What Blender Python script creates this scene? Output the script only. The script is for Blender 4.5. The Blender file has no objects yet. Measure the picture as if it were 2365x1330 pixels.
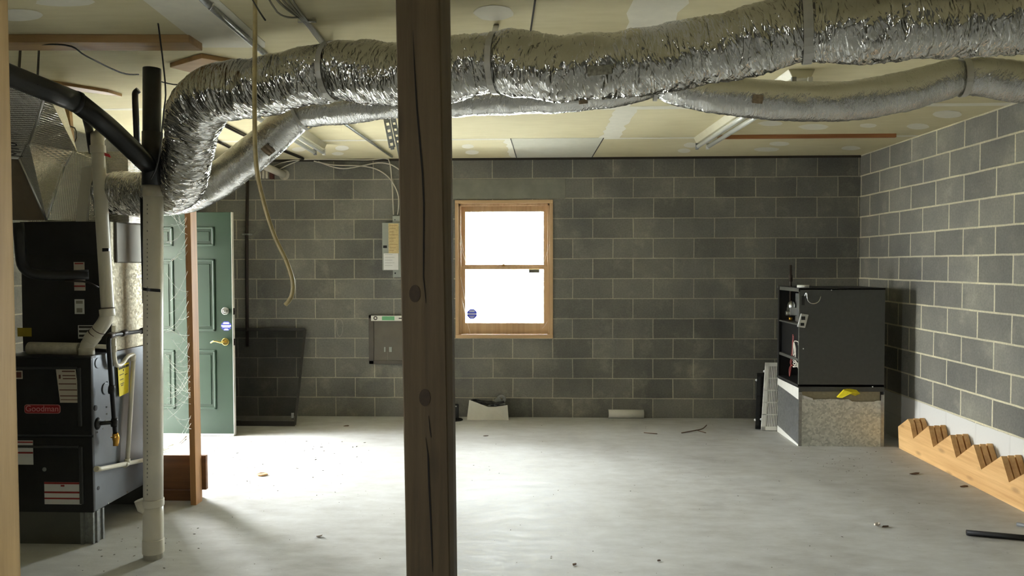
import bpy, bmesh, math, random
from mathutils import Vector, Matrix, noise
random.seed(7)
S = bpy.context.scene
COL = S.collection

# ------------------------------------------------------------------ camera
W_, H_ = 2365, 1330
F_ = 1746.62
CR = Vector((0.9993, 0.0373, -0.0022)); CU = Vector((0.0010, 0.0306, 0.9995)); CW = Vector((-0.0373, 0.9988, -0.0306))
CW.normalize(); CR = (CR - CW * CR.dot(CW)).normalized(); CU = CR.cross(CW)
CP = Vector((-3.1895, -7.6916, 1.5579))
cd = bpy.data.cameras.new('camera'); cam = bpy.data.objects.new('camera', cd); COL.objects.link(cam)
cd.sensor_width = 36.0; cd.lens = F_ * 36.0 / W_; cd.clip_start = 0.02; cd.clip_end = 200
cam.matrix_world = Matrix(((CR.x, CU.x, -CW.x, CP.x), (CR.y, CU.y, -CW.y, CP.y), (CR.z, CU.z, -CW.z, CP.z), (0, 0, 0, 1)))
S.camera = cam

# ------------------------------------------------------------------ light
S.view_settings.view_transform = 'Standard'; S.view_settings.look = 'None'
S.view_settings.gamma = 1.0; S.view_settings.use_curve_mapping = False
S.view_settings.exposure = 0.55
wd = bpy.data.worlds.new('world'); S.world = wd; wd.use_nodes = True
bg = wd.node_tree.nodes['Background']
bg.inputs[0].default_value = (0.93, 0.97, 1.0, 1); bg.inputs[1].default_value = 60.0

def area(name, loc, rot, sx, sy, power=0, col=(1, 1, 1), portal=False):
    l = bpy.data.lights.new(name, 'AREA'); l.shape = 'RECTANGLE'; l.size = sx; l.size_y = sy
    l.energy = power; l.color = col
    if portal: l.cycles.is_portal = True
    o = bpy.data.objects.new(name, l); o.location = loc; o.rotation_euler = rot; COL.objects.link(o)
    return o
R90 = math.pi / 2
area('window_portal', (-3.555, 0.215, 1.53), (-R90, 0, 0), 1.0, 1.4, portal=True)
area('added_side_opening_portal', (-7.11, -7.7, 1.65), (R90, 0, -R90), .62, .7, portal=True)  # portal of an unseen opening, added to fill light from behind the camera
area('doorway_portal', (-7.11, -1.35, 1.03), (R90, 0, -R90), 0.92, 2.06, portal=True)
def bulb(name, loc, power, col, r):
    l = bpy.data.lights.new(name, 'POINT'); l.energy = power; l.color = col; l.shadow_soft_size = r
    o = bpy.data.objects.new(name, l); o.location = loc; COL.objects.link(o); return o

# ------------------------------------------------------------------ pixel -> place helpers (world metres)
def ray(x, y): return CW + CR * ((x - W_ / 2) / F_) - CU * ((y - H_ / 2) / F_)
def P(x, y, d): return CP + ray(x, y) * d
def pY(x, y, Y): r = ray(x, y); return CP + r * ((Y - CP.y) / r.y)
def pX(x, y, X): r = ray(x, y); return CP + r * ((X - CP.x) / r.x)
def pZ(x, y, Z=0.0): r = ray(x, y); return CP + r * ((Z - CP.z) / r.z)
ZC = 2.64           # ceiling height

# ------------------------------------------------------------------ materials
def NT(name):
    m = bpy.data.materials.new(name); m.use_nodes = True
    nt = m.node_tree; b = nt.nodes['Principled BSDF']
    return m, nt, b
def N(nt, t, **kw):
    n = nt.nodes.new(t)
    for k, v in kw.items():
        if k.startswith('i_'):
            key = k[2:]; key = int(key) if key.isdigit() else key
            n.inputs[key].default_value = v
        else: setattr(n, k, v)
    return n
def L(nt, a, b): nt.links.new(a, b)
def lin(c):
    def f(v):
        v /= 255.0
        return v / 12.92 if v <= 0.04045 else ((v + 0.055) / 1.055) ** 2.4
    return tuple(f(v) for v in c) + (1,)
def ramp(nt, fac, stops):
    r = N(nt, 'ShaderNodeValToRGB')
    el = r.color_ramp.elements
    el[0].position, el[0].color = stops[0]; el[1].position, el[1].color = stops[-1]
    for p, c in stops[1:-1]:
        e = el.new(p); e.color = c
    L(nt, fac, r.inputs[0]); return r
def obco(nt, scale=(1, 1, 1), loc=(0, 0, 0)):
    tc = N(nt, 'ShaderNodeTexCoord'); mp = N(nt, 'ShaderNodeMapping')
    mp.inputs['Scale'].default_value = scale; mp.inputs['Location'].default_value = loc
    L(nt, tc.outputs['Object'], mp.inputs[0]); return mp.outputs[0]
def noi(nt, vec, scale, detail=4, rough=0.55):
    n = N(nt, 'ShaderNodeTexNoise'); n.inputs['Scale'].default_value = scale; n.inputs['Detail'].default_value = detail
    n.inputs['Roughness'].default_value = rough
    if vec is not None: L(nt, vec, n.inputs['Vector'])
    return n.outputs['Fac']
def mixc(nt, fac, a, b, mode='MIX'):
    m = N(nt, 'ShaderNodeMix', data_type='RGBA', blend_type=mode)
    for s, v in ((0, fac), (6, a), (7, b)):
        if isinstance(v, (int, float)): m.inputs[s].default_value = v
        elif isinstance(v, tuple): m.inputs[s].default_value = v
        else: L(nt, v, m.inputs[s])
    return m.outputs[2]
def math_(nt, op, a, b=None):
    m = N(nt, 'ShaderNodeMath', operation=op)
    for i, v in ((0, a), (1, b)):
        if v is None: continue
        if isinstance(v, (int, float)): m.inputs[i].default_value = v
        else: L(nt, v, m.inputs[i])
    return m.outputs[0]
def bump(nt, b, h, strength=0.3, dist=0.01):
    n = N(nt, 'ShaderNodeBump'); n.inputs['Strength'].default_value = strength; n.inputs['Distance'].default_value = dist
    L(nt, h, n.inputs['Height']); L(nt, n.outputs[0], b.inputs['Normal']); return n
_M = {}
def plain(name, rgb, rough=0.6, metal=0.0, vary=0.12, vs=14, bs=0.0, spec=0.5):
    if name in _M: return _M[name]
    m, nt, b = NT(name); c = lin(rgb)
    d = tuple(v * (1 - vary) for v in c[:3]) + (1,); u = tuple(min(1, v * (1 + vary)) for v in c[:3]) + (1,)
    f = noi(nt, obco(nt), vs, 5)
    r = ramp(nt, f, [(0.3, d), (0.7, u)]); L(nt, r.outputs[0], b.inputs['Base Color'])
    b.inputs['Roughness'].default_value = rough; b.inputs['Metallic'].default_value = metal
    b.inputs['Specular IOR Level'].default_value = spec
    if bs: bump(nt, b, f, bs, 0.01)
    _M[name] = m; return m
def wood(name, c1, c2, axis=2, fine=38, rough=0.6, knots=True):
    m, nt, b = NT(name)
    sc = [fine] * 3; sc[axis] = 1.3
    v = obco(nt, tuple(sc))
    f = noi(nt, v, 1.0, 6, 0.6)
    sc2 = [7] * 3; sc2[axis] = 0.7
    g = noi(nt, obco(nt, tuple(sc2)), 1.0, 3)
    r = ramp(nt, math_(nt, 'ADD', math_(nt, 'MULTIPLY', f, 0.6), math_(nt, 'MULTIPLY', g, 0.4)), [(0.36, lin(c1)), (0.62, lin(c2))])
    col = r.outputs[0]
    if knots:
        sk = [9] * 3; sk[axis] = 3.2
        vo = N(nt, 'ShaderNodeTexVoronoi'); L(nt, obco(nt, tuple(sk), (.3, .7, .1)), vo.inputs['Vector']); vo.inputs['Scale'].default_value = 1.0
        k = ramp(nt, vo.outputs['Distance'], [(0.07, (1, 1, 1, 1)), (0.2, (0, 0, 0, 1))])
        col = mixc(nt, math_(nt, 'MULTIPLY', k.outputs[0], 0.55), col, tuple(v * 0.45 for v in lin(c1)[:3]) + (1,))
    L(nt, col, b.inputs['Base Color']); b.inputs['Roughness'].default_value = rough
    bump(nt, b, f, 0.25, 0.004); return m

def block_mat(name, axis, sign, off, white_below=None, mortar=0.0058, mcol=(170, 165, 146)):
    m, nt, b = NT(name)
    tc = N(nt, 'ShaderNodeTexCoord'); sp = N(nt, 'ShaderNodeSeparateXYZ'); L(nt, tc.outputs['Object'], sp.inputs[0])
    u = math_(nt, 'ADD', math_(nt, 'MULTIPLY', sp.outputs[axis], sign), off)
    v = math_(nt, 'ADD', sp.outputs[2], 0.0055)
    cb = N(nt, 'ShaderNodeCombineXYZ'); L(nt, u, cb.inputs[0]); L(nt, v, cb.inputs[1])
    # hand-laid wobble of the joints
    wob = N(nt, 'ShaderNodeTexNoise'); wob.inputs['Scale'].default_value = 3.0; L(nt, tc.outputs['Object'], wob.inputs['Vector'])
    w2 = N(nt, 'ShaderNodeVectorMath', operation='MULTIPLY_ADD'); L(nt, wob.outputs['Color'], w2.inputs[0])
    w2.inputs[1].default_value = (.012, .009, 0); w2.inputs[2].default_value = (-.006, -.0045, 0)
    av = N(nt, 'ShaderNodeVectorMath', operation='ADD'); L(nt, cb.outputs[0], av.inputs[0]); L(nt, w2.outputs[0], av.inputs[1])
    bt = N(nt, 'ShaderNodeTexBrick'); L(nt, av.outputs[0], bt.inputs['Vector'])
    bt.inputs['Scale'].default_value = 1.0; bt.inputs['Brick Width'].default_value = 0.4064; bt.inputs['Row Height'].default_value = 0.2032
    bt.inputs['Mortar Size'].default_value = mortar; bt.inputs['Mortar Smooth'].default_value = 0.35; bt.inputs['Bias'].default_value = 0.0
    bt.offset = 0.5; bt.offset_frequency = 2; bt.squash_frequency = 2; bt.squash = 1.0
    bt.inputs['Color1'].default_value = lin((106, 105, 99)) if not white_below else lin((114, 113, 105)); bt.inputs['Color2'].default_value = lin((126, 125, 117)) if not white_below else lin((134, 132, 122)); bt.inputs['Mortar'].default_value = lin(mcol)  # right wall's blocks coloured lighter to stand in for stronger light on them
    big = noi(nt, tc.outputs['Object'], 1.6, 5, 0.6); fine = noi(nt, tc.outputs['Object'], 60, 4, 0.7)
    smear = ramp(nt, noi(nt, tc.outputs['Object'], 3.4, 7, 0.66), [(0.53, (0, 0, 0, 1)), (0.75, (1, 1, 1, 1))])
    c = mixc(nt, math_(nt, 'MULTIPLY', smear.outputs[0], 0.55), bt.outputs['Color'], lin((164, 161, 146)))
    shade = ramp(nt, big, [(0.32, (0.72, 0.73, 0.76, 1)), (0.68, (1.15, 1.14, 1.1, 1))])
    c = mixc(nt, 1.0, c, shade.outputs[0], 'MULTIPLY')
    fr = ramp(nt, fine, [(0.3, (0.82, 0.82, 0.82, 1)), (0.7, (1.14, 1.14, 1.14, 1))])
    c = mixc(nt, 1.0, c, fr.outputs[0], 'MULTIPLY')
    if white_below:
        edge = math_(nt, 'ADD', sp.outputs[2], math_(nt, 'MULTIPLY', math_(nt, 'SUBTRACT', big, 0.5), 0.03))
        wm = math_(nt, 'LESS_THAN', edge, white_below)
        wc = mixc(nt, math_(nt, 'MULTIPLY', bt.outputs['Fac'], 0.25), lin((214, 213, 206)), lin((190, 188, 180)))
        c = mixc(nt, wm, c, wc)
    L(nt, c, b.inputs['Base Color']); b.inputs['Roughness'].default_value = 0.85; b.inputs['Specular IOR Level'].default_value = 0.3
    h = math_(nt, 'ADD', math_(nt, 'MULTIPLY', bt.outputs['Fac'], 0.6), math_(nt, 'MULTIPLY', fine, 0.35))
    bump(nt, b, h, 0.5, 0.006)
    return m

def floor_mat():
    m, nt, b = NT('concrete_floor'); o = obco(nt)
    a = noi(nt, o, 0.9, 6, 0.6); c = noi(nt, obco(nt, (1, 2.2, 1)), 5, 8, 0.65); d = noi(nt, o, 70, 4, 0.7)
    r = ramp(nt, math_(nt, 'ADD', math_(nt, 'MULTIPLY', a, 0.55), math_(nt, 'MULTIPLY', c, 0.45)), [(0.34, lin((166, 164, 158))), (0.5, lin((190, 190, 186))), (0.66, lin((208, 209, 207)))])
    sp = ramp(nt, noi(nt, obco(nt, (1, 1.6, 1)), 17, 6, 0.7), [(0.64, (0, 0, 0, 1)), (0.74, (1, 1, 1, 1))])
    col = mixc(nt, math_(nt, 'MULTIPLY', sp.outputs[0], 0.6), r.outputs[0], lin((230, 230, 228)))
    sd = ramp(nt, noi(nt, obco(nt, (1, 1.6, 1), (4, 2, 0)), 11, 7, 0.7), [(0.27, (1, 1, 1, 1)), (0.37, (0, 0, 0, 1))])
    col = mixc(nt, math_(nt, 'MULTIPLY', sd.outputs[0], 0.55), col, lin((120, 112, 100)))
    L(nt, col, b.inputs['Base Color'])
    rr = ramp(nt, c, [(0.35, (0.55, 0.55, 0.55, 1)), (0.65, (0.74, 0.74, 0.74, 1))]); L(nt, rr.outputs[0], b.inputs['Roughness'])
    b.inputs['Specular IOR Level'].default_value = 0.3
    bump(nt, b, math_(nt, 'ADD', c, math_(nt, 'MULTIPLY', d, 0.3)), 0.12, 0.02); return m

def ceil_mat():
    m, nt, b = NT('drywall_paper'); o = obco(nt)
    a = noi(nt, o, 1.1, 5); c = noi(nt, obco(nt, (2, 12, 1)), 2.2, 5)
    r = ramp(nt, math_(nt, 'ADD', math_(nt, 'MULTIPLY', a, 0.7), math_(nt, 'MULTIPLY', c, 0.3)), [(0.35, lin((208, 198, 158))), (0.65, lin((226, 217, 180)))])
    L(nt, r.outputs[0], b.inputs['Base Color']); b.inputs['Roughness'].default_value = 0.85
    b.inputs['Specular IOR Level'].default_value = 0.25
    bump(nt, b, a, 0.1, 0.02); return m

def foil_mat(name, sx=42, sy=5, strength=0.9, rough=0.2, col=(0.80, 0.79, 0.76, 1), dist=0.010):
    """crumpled foil: several stretched ridge layers leaning different ways round the tube"""
    m, nt, b = NT(name)
    uv = N(nt, 'ShaderNodeTexCoord').outputs['UV']; h = None
    for rot, fx, fy, w in ((0.0, 1.0, 1.0, 1.0), (0.32, 0.62, 1.1, 0.9), (-0.28, 1.7, 1.9, 0.55), (0.5, 0.3, 0.9, 0.8)):
        mp = N(nt, 'ShaderNodeMapping'); mp.vector_type = 'TEXTURE'
        mp.inputs['Rotation'].default_value = (0, 0, rot); mp.inputs['Scale'].default_value = (1 / (sx * fx), 1 / (sy * fy), 1); mp.inputs['Location'].default_value = (rot * 3, fx, 0)
        L(nt, uv, mp.inputs[0])
        n1 = N(nt, 'ShaderNodeTexNoise'); n1.inputs['Scale'].default_value = 1.0; n1.inputs['Detail'].default_value = 2.0; n1.inputs['Distortion'].default_value = 0.5; L(nt, mp.outputs[0], n1.inputs['Vector'])
        rg = math_(nt, 'MULTIPLY', math_(nt, 'ABSOLUTE', math_(nt, 'SUBTRACT', n1.outputs['Fac'], 0.5)), 2.6 * w)
        h = rg if h is None else math_(nt, 'ADD', h, rg)
    b.inputs['Base Color'].default_value = col; b.inputs['Metallic'].default_value = 1.0; b.inputs['Roughness'].default_value = rough
    bump(nt, b, h, strength, dist); return m
def galv_mat(name, c1, c2, scale=45, rough=0.35, metal=0.85):
    m, nt, b = NT(name)
    vo = N(nt, 'ShaderNodeTexVoronoi'); vo.inputs['Scale'].default_value = scale; L(nt, obco(nt), vo.inputs['Vector'])
    sp = N(nt, 'ShaderNodeSeparateColor'); L(nt, vo.outputs['Color'], sp.inputs[0])
    r = ramp(nt, sp.outputs[0], [(0.1, lin(c1)), (0.9, lin(c2))]); L(nt, r.outputs[0], b.inputs['Base Color'])
    b.inputs['Metallic'].default_value = metal
    rr = ramp(nt, sp.outputs[1], [(0, (rough - .08,) * 3 + (1,)), (1, (rough + .12,) * 3 + (1,))]); L(nt, rr.outputs[0], b.inputs['Roughness'])
    return m
def embossed_foil():
    m, nt, b = NT('embossed_foil'); o = obco(nt, (1, 1, 1))
    sp = N(nt, 'ShaderNodeSeparateXYZ'); L(nt, o, sp.inputs[0])
    a = math_(nt, 'SINE', math_(nt, 'MULTIPLY', math_(nt, 'ADD', sp.outputs[2], sp.outputs[0]), 420))
    c = math_(nt, 'SINE', math_(nt, 'MULTIPLY', math_(nt, 'SUBTRACT', sp.outputs[2], sp.outputs[0]), 420))
    h = math_(nt, 'ADD', math_(nt, 'MULTIPLY', math_(nt, 'MULTIPLY', a, c), 0.5), math_(nt, 'MULTIPLY', noi(nt, o, 14, 3), 2.5))
    b.inputs['Base Color'].default_value = (0.74, 0.73, 0.68, 1); b.inputs['Metallic'].default_value = 1; b.inputs['Roughness'].default_value = 0.19
    bump(nt, b, h, 0.7, 0.005); return m
def mesh_screen():
    m, nt, b = NT('screen_mesh'); out = nt.nodes['Material Output']
    b.inputs['Base Color'].default_value = lin((26, 26, 25)); b.inputs['Roughness'].default_value = 0.8
    t = N(nt, 'ShaderNodeBsdfTransparent'); mx = N(nt, 'ShaderNodeMixShader')
    f = noi(nt, obco(nt), 6, 3); r = ramp(nt, f, [(0.3, (.40,) * 3 + (1,)), (0.7, (.5,) * 3 + (1,))])
    L(nt, r.outputs[0], mx.inputs[0]); L(nt, b.outputs[0], mx.inputs[1]); L(nt, t.outputs[0], mx.inputs[2]); L(nt, mx.outputs[0], out.inputs[0]); return m
def glass_mat():
    m, nt, b = NT('window_glass'); out = nt.nodes['Material Output']
    g = N(nt, 'ShaderNodeBsdfGlossy'); g.inputs['Roughness'].default_value = 0.03
    t = N(nt, 'ShaderNodeBsdfTransparent'); t.inputs[0].default_value = (0.93, 0.95, 0.94, 1)
    fr = N(nt, 'ShaderNodeFresnel'); fr.inputs[0].default_value = 1.4
    mx = N(nt, 'ShaderNodeMixShader'); L(nt, fr.outputs[0], mx.inputs[0]); L(nt, t.outputs[0], mx.inputs[1]); L(nt, g.outputs[0], mx.inputs[2])
    L(nt, mx.outputs[0], out.inputs[0]); return m

M_BACK = block_mat('block_back', 0, 1.0, 0.2186)
M_RIGHT = block_mat('block_right', 1, -1.0, -0.0242, white_below=0.395, mortar=0.0085, mcol=(206, 199, 170))
M_LEFT = block_mat('block_left', 1, 1.0, 0.1)
M_FLOOR = floor_mat(); M_CEIL = ceil_mat()
M_FOIL = foil_mat('duct_foil', 26, 5.5, 0.9, 0.17, (0.60, 0.59, 0.555, 1), 0.011); M_FOIL2 = foil_mat('duct_foil_smooth', 80, 12, 0.5, 0.22, (0.62, 0.615, 0.59, 1), 0.005)
M_EMB = embossed_foil()
M_GALV = galv_mat('galvanized_sheet', (148, 150, 148), (164, 166, 164), 60, 0.38)
M_GALV_OLD = galv_mat('spangled_sheet', (176, 182, 178), (216, 220, 214), 62, 0.38, 0.5)
M_GALV_COIL = galv_mat('dull_galvanized', (140, 134, 116), (160, 154, 134), 90, 0.55)
M_PINE = wood('pine', (196, 150, 92), (226, 184, 124), 1, 30)
M_PINEV = wood('pine_upright', (150, 106, 62), (188, 140, 88), 2, 30)
M_PINEX = wood('pine_across', (150, 118, 74), (176, 142, 94), 0, 30)
M_STUD = wood('stud_lumber', (156, 128, 80), (184, 155, 104), 2, 40)
M_POST = wood('treated_post', (74, 60, 39), (98, 82, 56), 2, 46, 0.7)
M_CEDAR = wood('cedar_frame', (178, 146, 108), (204, 172, 132), 2, 40, 0.55, False)
M_CEDARX = wood('cedar_frame_across', (178, 146, 108), (204, 172, 132), 0, 40, 0.55, False)
M_RED = wood('red_strip', (142, 92, 54), (170, 116, 70), 0, 40)
M_BROWN = wood('brown_board', (104, 70, 44), (138, 96, 62), 0, 24)
M_PVC = plain('white_pvc', (216, 210, 192), 0.35, vary=0.06, vs=6)
M_PVCD = plain('dusty_pvc', (190, 184, 166), 0.5, vary=0.2, vs=30)
M_ABS = plain('black_abs', (20, 20, 20), 0.3, vary=0.3, vs=20)
M_BLKPIPE = plain('black_iron', (26, 25, 24), 0.45, 0.3, vary=0.3, vs=30)
M_BROWNPIPE = plain('rusty_iron', (48, 38, 30), 0.5, 0.3, vary=0.3, vs=30)
M_BRASS = plain('brass', (196, 150, 70), 0.3, 1.0, vary=0.1)
M_GOLD = plain('polished_brass', (226, 200, 120), 0.2, 1.0, vary=0.05)
M_NICKEL = plain('satin_nickel', (200, 200, 194), 0.28, 1.0, vary=0.05)
M_CHROME = plain('bright_metal', (214, 214, 212), 0.15, 1.0, vary=0.05)
M_GREEN = plain('green_paint', (28, 50, 33), 0.42, vary=0.07, vs=4)
M_WHITE = plain('white_paint', (226, 224, 214), 0.5, vary=0.05)
M_FIXT = plain('fixture_enamel', (214, 208, 180), 0.35, vary=0.04)
M_TUBE = plain('tube_glass', (222, 224, 214), 0.2, vary=0.03)
M_BLKP = plain('black_enamel', (26, 26, 25), 0.38, vary=0.2, vs=20)
M_COIL = plain('dark_brown_enamel', (27, 25, 22), 0.6, vary=0.25, vs=10)
M_SIDE = plain('grey_enamel_metal', (104, 108, 112), 0.35, 0.6, vary=0.12, vs=5)
M_OLDF = plain('charcoal_enamel', (72, 73, 70), 0.55, vary=0.08, vs=30)
M_INNER = plain('dark_interior', (32, 31, 29), 0.7, vary=0.2)
M_PAPER = plain('label_paper', (196, 186, 172), 0.7, vary=0.05)
M_PAPERW = plain('white_paper', (222, 222, 220), 0.7, vary=0.03)
M_PAPERY = plain('yellowed_paper', (196, 176, 128), 0.7, vary=0.14, vs=40)
M_INK = plain('printed_ink', (62, 58, 54), 0.7)
M_REDINK = plain('red_ink', (150, 38, 34), 0.6)
M_BADGE = plain('badge_red', (150, 24, 32), 0.4)
M_YEL = plain('yellow_tag', (240, 218, 36), 0.6, vary=0.04)
M_DYEL = plain('dull_yellow_label', (150, 132, 30), 0.6, vary=0.1)
M_BLUE = plain('sticker_blue', (44, 52, 150), 0.5, vary=0.05)
def decal_mat():
    m, nt, b = NT('translucent_decal'); out = nt.nodes['Material Output']; b.inputs['Base Color'].default_value = lin((60, 74, 190))
    t = N(nt, 'ShaderNodeBsdfTranslucent'); t.inputs[0].default_value = lin((52, 70, 190)); mx = N(nt, 'ShaderNodeMixShader'); mx.inputs[0].default_value = .12
    L(nt, b.outputs[0], mx.inputs[1]); L(nt, t.outputs[0], mx.inputs[2]); L(nt, mx.outputs[0], out.inputs[0]); return m
M_DECAL = decal_mat()
M_GREY = plain('grey_enamel', (150, 154, 146), 0.45, vary=0.05)
M_TAUPE = plain('taupe_enamel', (92, 86, 74), 0.5, vary=0.08)
M_GRNTAPE = plain('green_tape', (110, 176, 126), 0.6)
M_CABLE = plain('cable_white', (206, 200, 184), 0.5, vary=0.05)
M_CABLEG = plain('cable_grey', (128, 122, 104), 0.5, vary=0.1)
M_WIRE = plain('wire_dark', (34, 31, 27), 0.6)
M_HOSE = plain('aged_tube', (176, 160, 112), 0.4, vary=0.22, vs=24)
M_STRAP = plain('duct_strap', (188, 186, 178), 0.35, 0.3, vary=0.08)
M_TAPEW = plain('joint_compound', (234, 230, 212), 0.9, vary=0.04)
M_GAP = plain('dark_gap', (52, 46, 36), 0.9)
M_PLUMB = plain('rigid_liner', (118, 104, 84), 0.8, vary=0.1)
M_REDP = plain('red_plastic', (206, 44, 56), 0.5)
M_REDW = plain('red_wire', (120, 50, 44), 0.5)
M_BLACKPL = plain('black_plastic', (22, 22, 23), 0.4, vary=0.1)
M_GREYPL = plain('grey_plastic', (120, 122, 120), 0.45)
M_CARD = plain('carton_white', (212, 210, 200), 0.6, vary=0.05)
M_WOODCHIP = plain('wood_chip', (222, 178, 128), 0.7)
M_LEAF = plain('dry_leaf', (96, 74, 54), 0.8, vary=0.3)
M_CRUMB = plain('crumbs', (104, 94, 80), 0.9, vary=0.3)
def web_mat():
    m, nt, b = NT('spider_silk'); out = nt.nodes['Material Output']; b.inputs['Base Color'].default_value = (.9, .9, .86, 1)
    t = N(nt, 'ShaderNodeBsdfTranslucent'); t.inputs[0].default_value = (.95, .95, .9, 1); mx = N(nt, 'ShaderNodeMixShader'); mx.inputs[0].default_value = .6
    L(nt, b.outputs[0], mx.inputs[1]); L(nt, t.outputs[0], mx.inputs[2]); L(nt, mx.outputs[0], out.inputs[0]); return m
M_WEB = web_mat()
M_SCREEN = mesh_screen(); M_GLASS = glass_mat()
M_LINTEL = plain('lintel_concrete', (124, 124, 112), 0.85, vary=0.12, vs=9, bs=0.1)
M_BLOCKER = plain('light_blocker', (92, 84, 74), .9)  # surface of the added light blockers outside
M_GRASS = plain('outdoor_grass', (120, 140, 90), 0.9, vary=0.3, vs=3)
M_DRIVE = plain('outdoor_paving', (188, 186, 180), 0.9, vary=0.1, vs=3)
M_BARK = plain('bark', (120, 104, 84), 0.9, vary=0.3)
M_FOLI = plain('foliage', (110, 130, 60), 0.8, vary=0.3)
M_GREYST = plain('grey_sheet', (98, 98, 90), 0.5, 0.4, vary=0.08, vs=6)

# ------------------------------------------------------------------ mesh builder
class MB:
    def __init__(s): s.v = []; s.f = []; s.uv = None; s.sm = set()
    def add(s, vs, fs, smooth=False):
        o = len(s.v); s.v += [Vector(v) for v in vs]
        for f in fs:
            if smooth: s.sm.add(len(s.f))
            s.f.append(tuple(i + o for i in f))
        return s
    def box(s, a, b):
        (x0, y0, z0), (x1, y1, z1) = [tuple(q) for q in (a, b)]
        x0, x1 = sorted((x0, x1)); y0, y1 = sorted((y0, y1)); z0, z1 = sorted((z0, z1))
        return s.add([(x0, y0, z0), (x1, y0, z0), (x1, y1, z0), (x0, y1, z0), (x0, y0, z1), (x1, y0, z1), (x1, y1, z1), (x0, y1, z1)],
                     [(0, 3, 2, 1), (4, 5, 6, 7), (0, 1, 5, 4), (1, 2, 6, 5), (2, 3, 7, 6), (3, 0, 4, 7)])
    def hexa(s, q, back):
        """front quad q (4 points) extruded to the back by vector"""
        n = len(q); vs = [Vector(p) for p in q] + [Vector(p) + Vector(back) for p in q]
        fs = [tuple(range(n)), tuple(reversed(range(n, 2 * n)))] + [(i, i + n, (i + 1) % n + n, (i + 1) % n) for i in range(n)]
        return s.add(vs, fs)
    def bar(s, p0, p1, w, h, up=(0, 0, 1)):
        p0 = Vector(p0); p1 = Vector(p1); d = (p1 - p0).normalized(); up = Vector(up)
        if abs(d.dot(up)) > 0.99: up = Vector((0, 1, 0))
        a = d.cross(up).normalized(); b = a.cross(d).normalized()
        q = [p0 + a * (sx * w / 2) + b * (sz * h / 2) for sx, sz in ((-1, -1), (1, -1), (1, 1), (-1, 1))]
        return s.hexa(q, p1 - p0)
    def tube(s, pts, r, seg=12, caps=True, wall=None):
        pts = [Vector(p) for p in pts]; n = len(pts)
        rs = r if isinstance(r, (list, tuple)) else [r] * n
        fr = frames(pts); o = []
        for p, (t, a, b), rr in zip(pts, fr, rs):
            for k in range(seg):
                th = 2 * math.pi * k / seg
                o.append(p + (a * math.cos(th) + b * math.sin(th)) * rr)
        fs = []
        for i in range(n - 1):
            for k in range(seg):
                fs.append((i * seg + k, i * seg + (k + 1) % seg, (i + 1) * seg + (k + 1) % seg, (i + 1) * seg + k))
        s.add(o, fs, True)
        if caps:
            base = len(s.v) - len(o)
            s.f.append(tuple(base + k for k in reversed(range(seg)))); s.f.append(tuple(base + (n - 1) * seg + k for k in range(seg)))
        return s
    def disc(s, c, nrm, r, th, seg=20):
        c = Vector(c); nrm = Vector(nrm).normalized(); return s.tube([c, c + nrm * th], r, seg)
    def ball(s, c, r, seg=12, rings=8, sc=(1, 1, 1)):
        c = Vector(c); vs = []; fs = []
        for i in range(rings + 1):
            ph = math.pi * i / rings
            for k in range(seg):
                th = 2 * math.pi * k / seg
                vs.append(c + Vector((r * sc[0] * math.sin(ph) * math.cos(th), r * sc[1] * math.sin(ph) * math.sin(th), r * sc[2] * math.cos(ph))))
        for i in range(rings):
            for k in range(seg):
                fs.append((i * seg + k, (i + 1) * seg + k, (i + 1) * seg + (k + 1) % seg, i * seg + (k + 1) % seg))
        return s.add(vs, fs, True)
def frames(pts):
    n = len(pts); T = []
    for i in range(n):
        t = pts[min(i + 1, n - 1)] - pts[max(i - 1, 0)]
        T.append(t.normalized() if t.length > 1e-9 else Vector((0, 0, 1)))
    up = Vector((0, 0, 1)) if abs(T[0].z) < 0.9 else Vector((0, -1, 0))
    a = T[0].cross(up).normalized(); out = []
    for t in T:
        a = (a - t * a.dot(t))
        a = a.normalized() if a.length > 1e-6 else t.orthogonal().normalized()
        out.append((t, a, t.cross(a)))
    return out
def spline(pts, step=0.03, vals=None):
    """Catmull-Rom through points (and values) sampled about every step metres"""
    pts = [Vector(p) for p in pts]; n = len(pts); out = []; ov = []
    g = lambda i: pts[max(0, min(n - 1, i))]
    gv = (lambda i: vals[max(0, min(n - 1, i))]) if vals else (lambda i: 0)
    for i in range(n - 1):
        p0, p1, p2, p3 = g(i - 1), g(i), g(i + 1), g(i + 2); k = max(2, int((p2 - p1).length / step))
        for j in range(k):
            t = j / k
            out.append(0.5 * ((2 * p1) + (p2 - p0) * t + (2 * p0 - 5 * p1 + 4 * p2 - p3) * t * t + (3 * p1 - p0 - 3 * p2 + p3) * t ** 3))
            ov.append(gv(i) * (1 - t) + gv(i + 1) * t)
    out.append(pts[-1]); ov.append(gv(n - 1))
    return (out, ov) if vals else out
def rounded(pts, rad=0.04, k=6):
    """polyline with rounded corners"""
    pts = [Vector(p) for p in pts]; out = [pts[0]]
    for i in range(1, len(pts) - 1):
        a = (pts[i - 1] - pts[i]); b = (pts[i + 1] - pts[i]); r = min(rad, a.length * 0.48, b.length * 0.48)
        pa = pts[i] + a.normalized() * r; pb = pts[i] + b.normalized() * r
        for j in range(k + 1):
            t = j / k; out.append(pa * (1 - t) ** 2 + pts[i] * 2 * t * (1 - t) + pb * t * t)
    out.append(pts[-1]); return out

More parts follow.
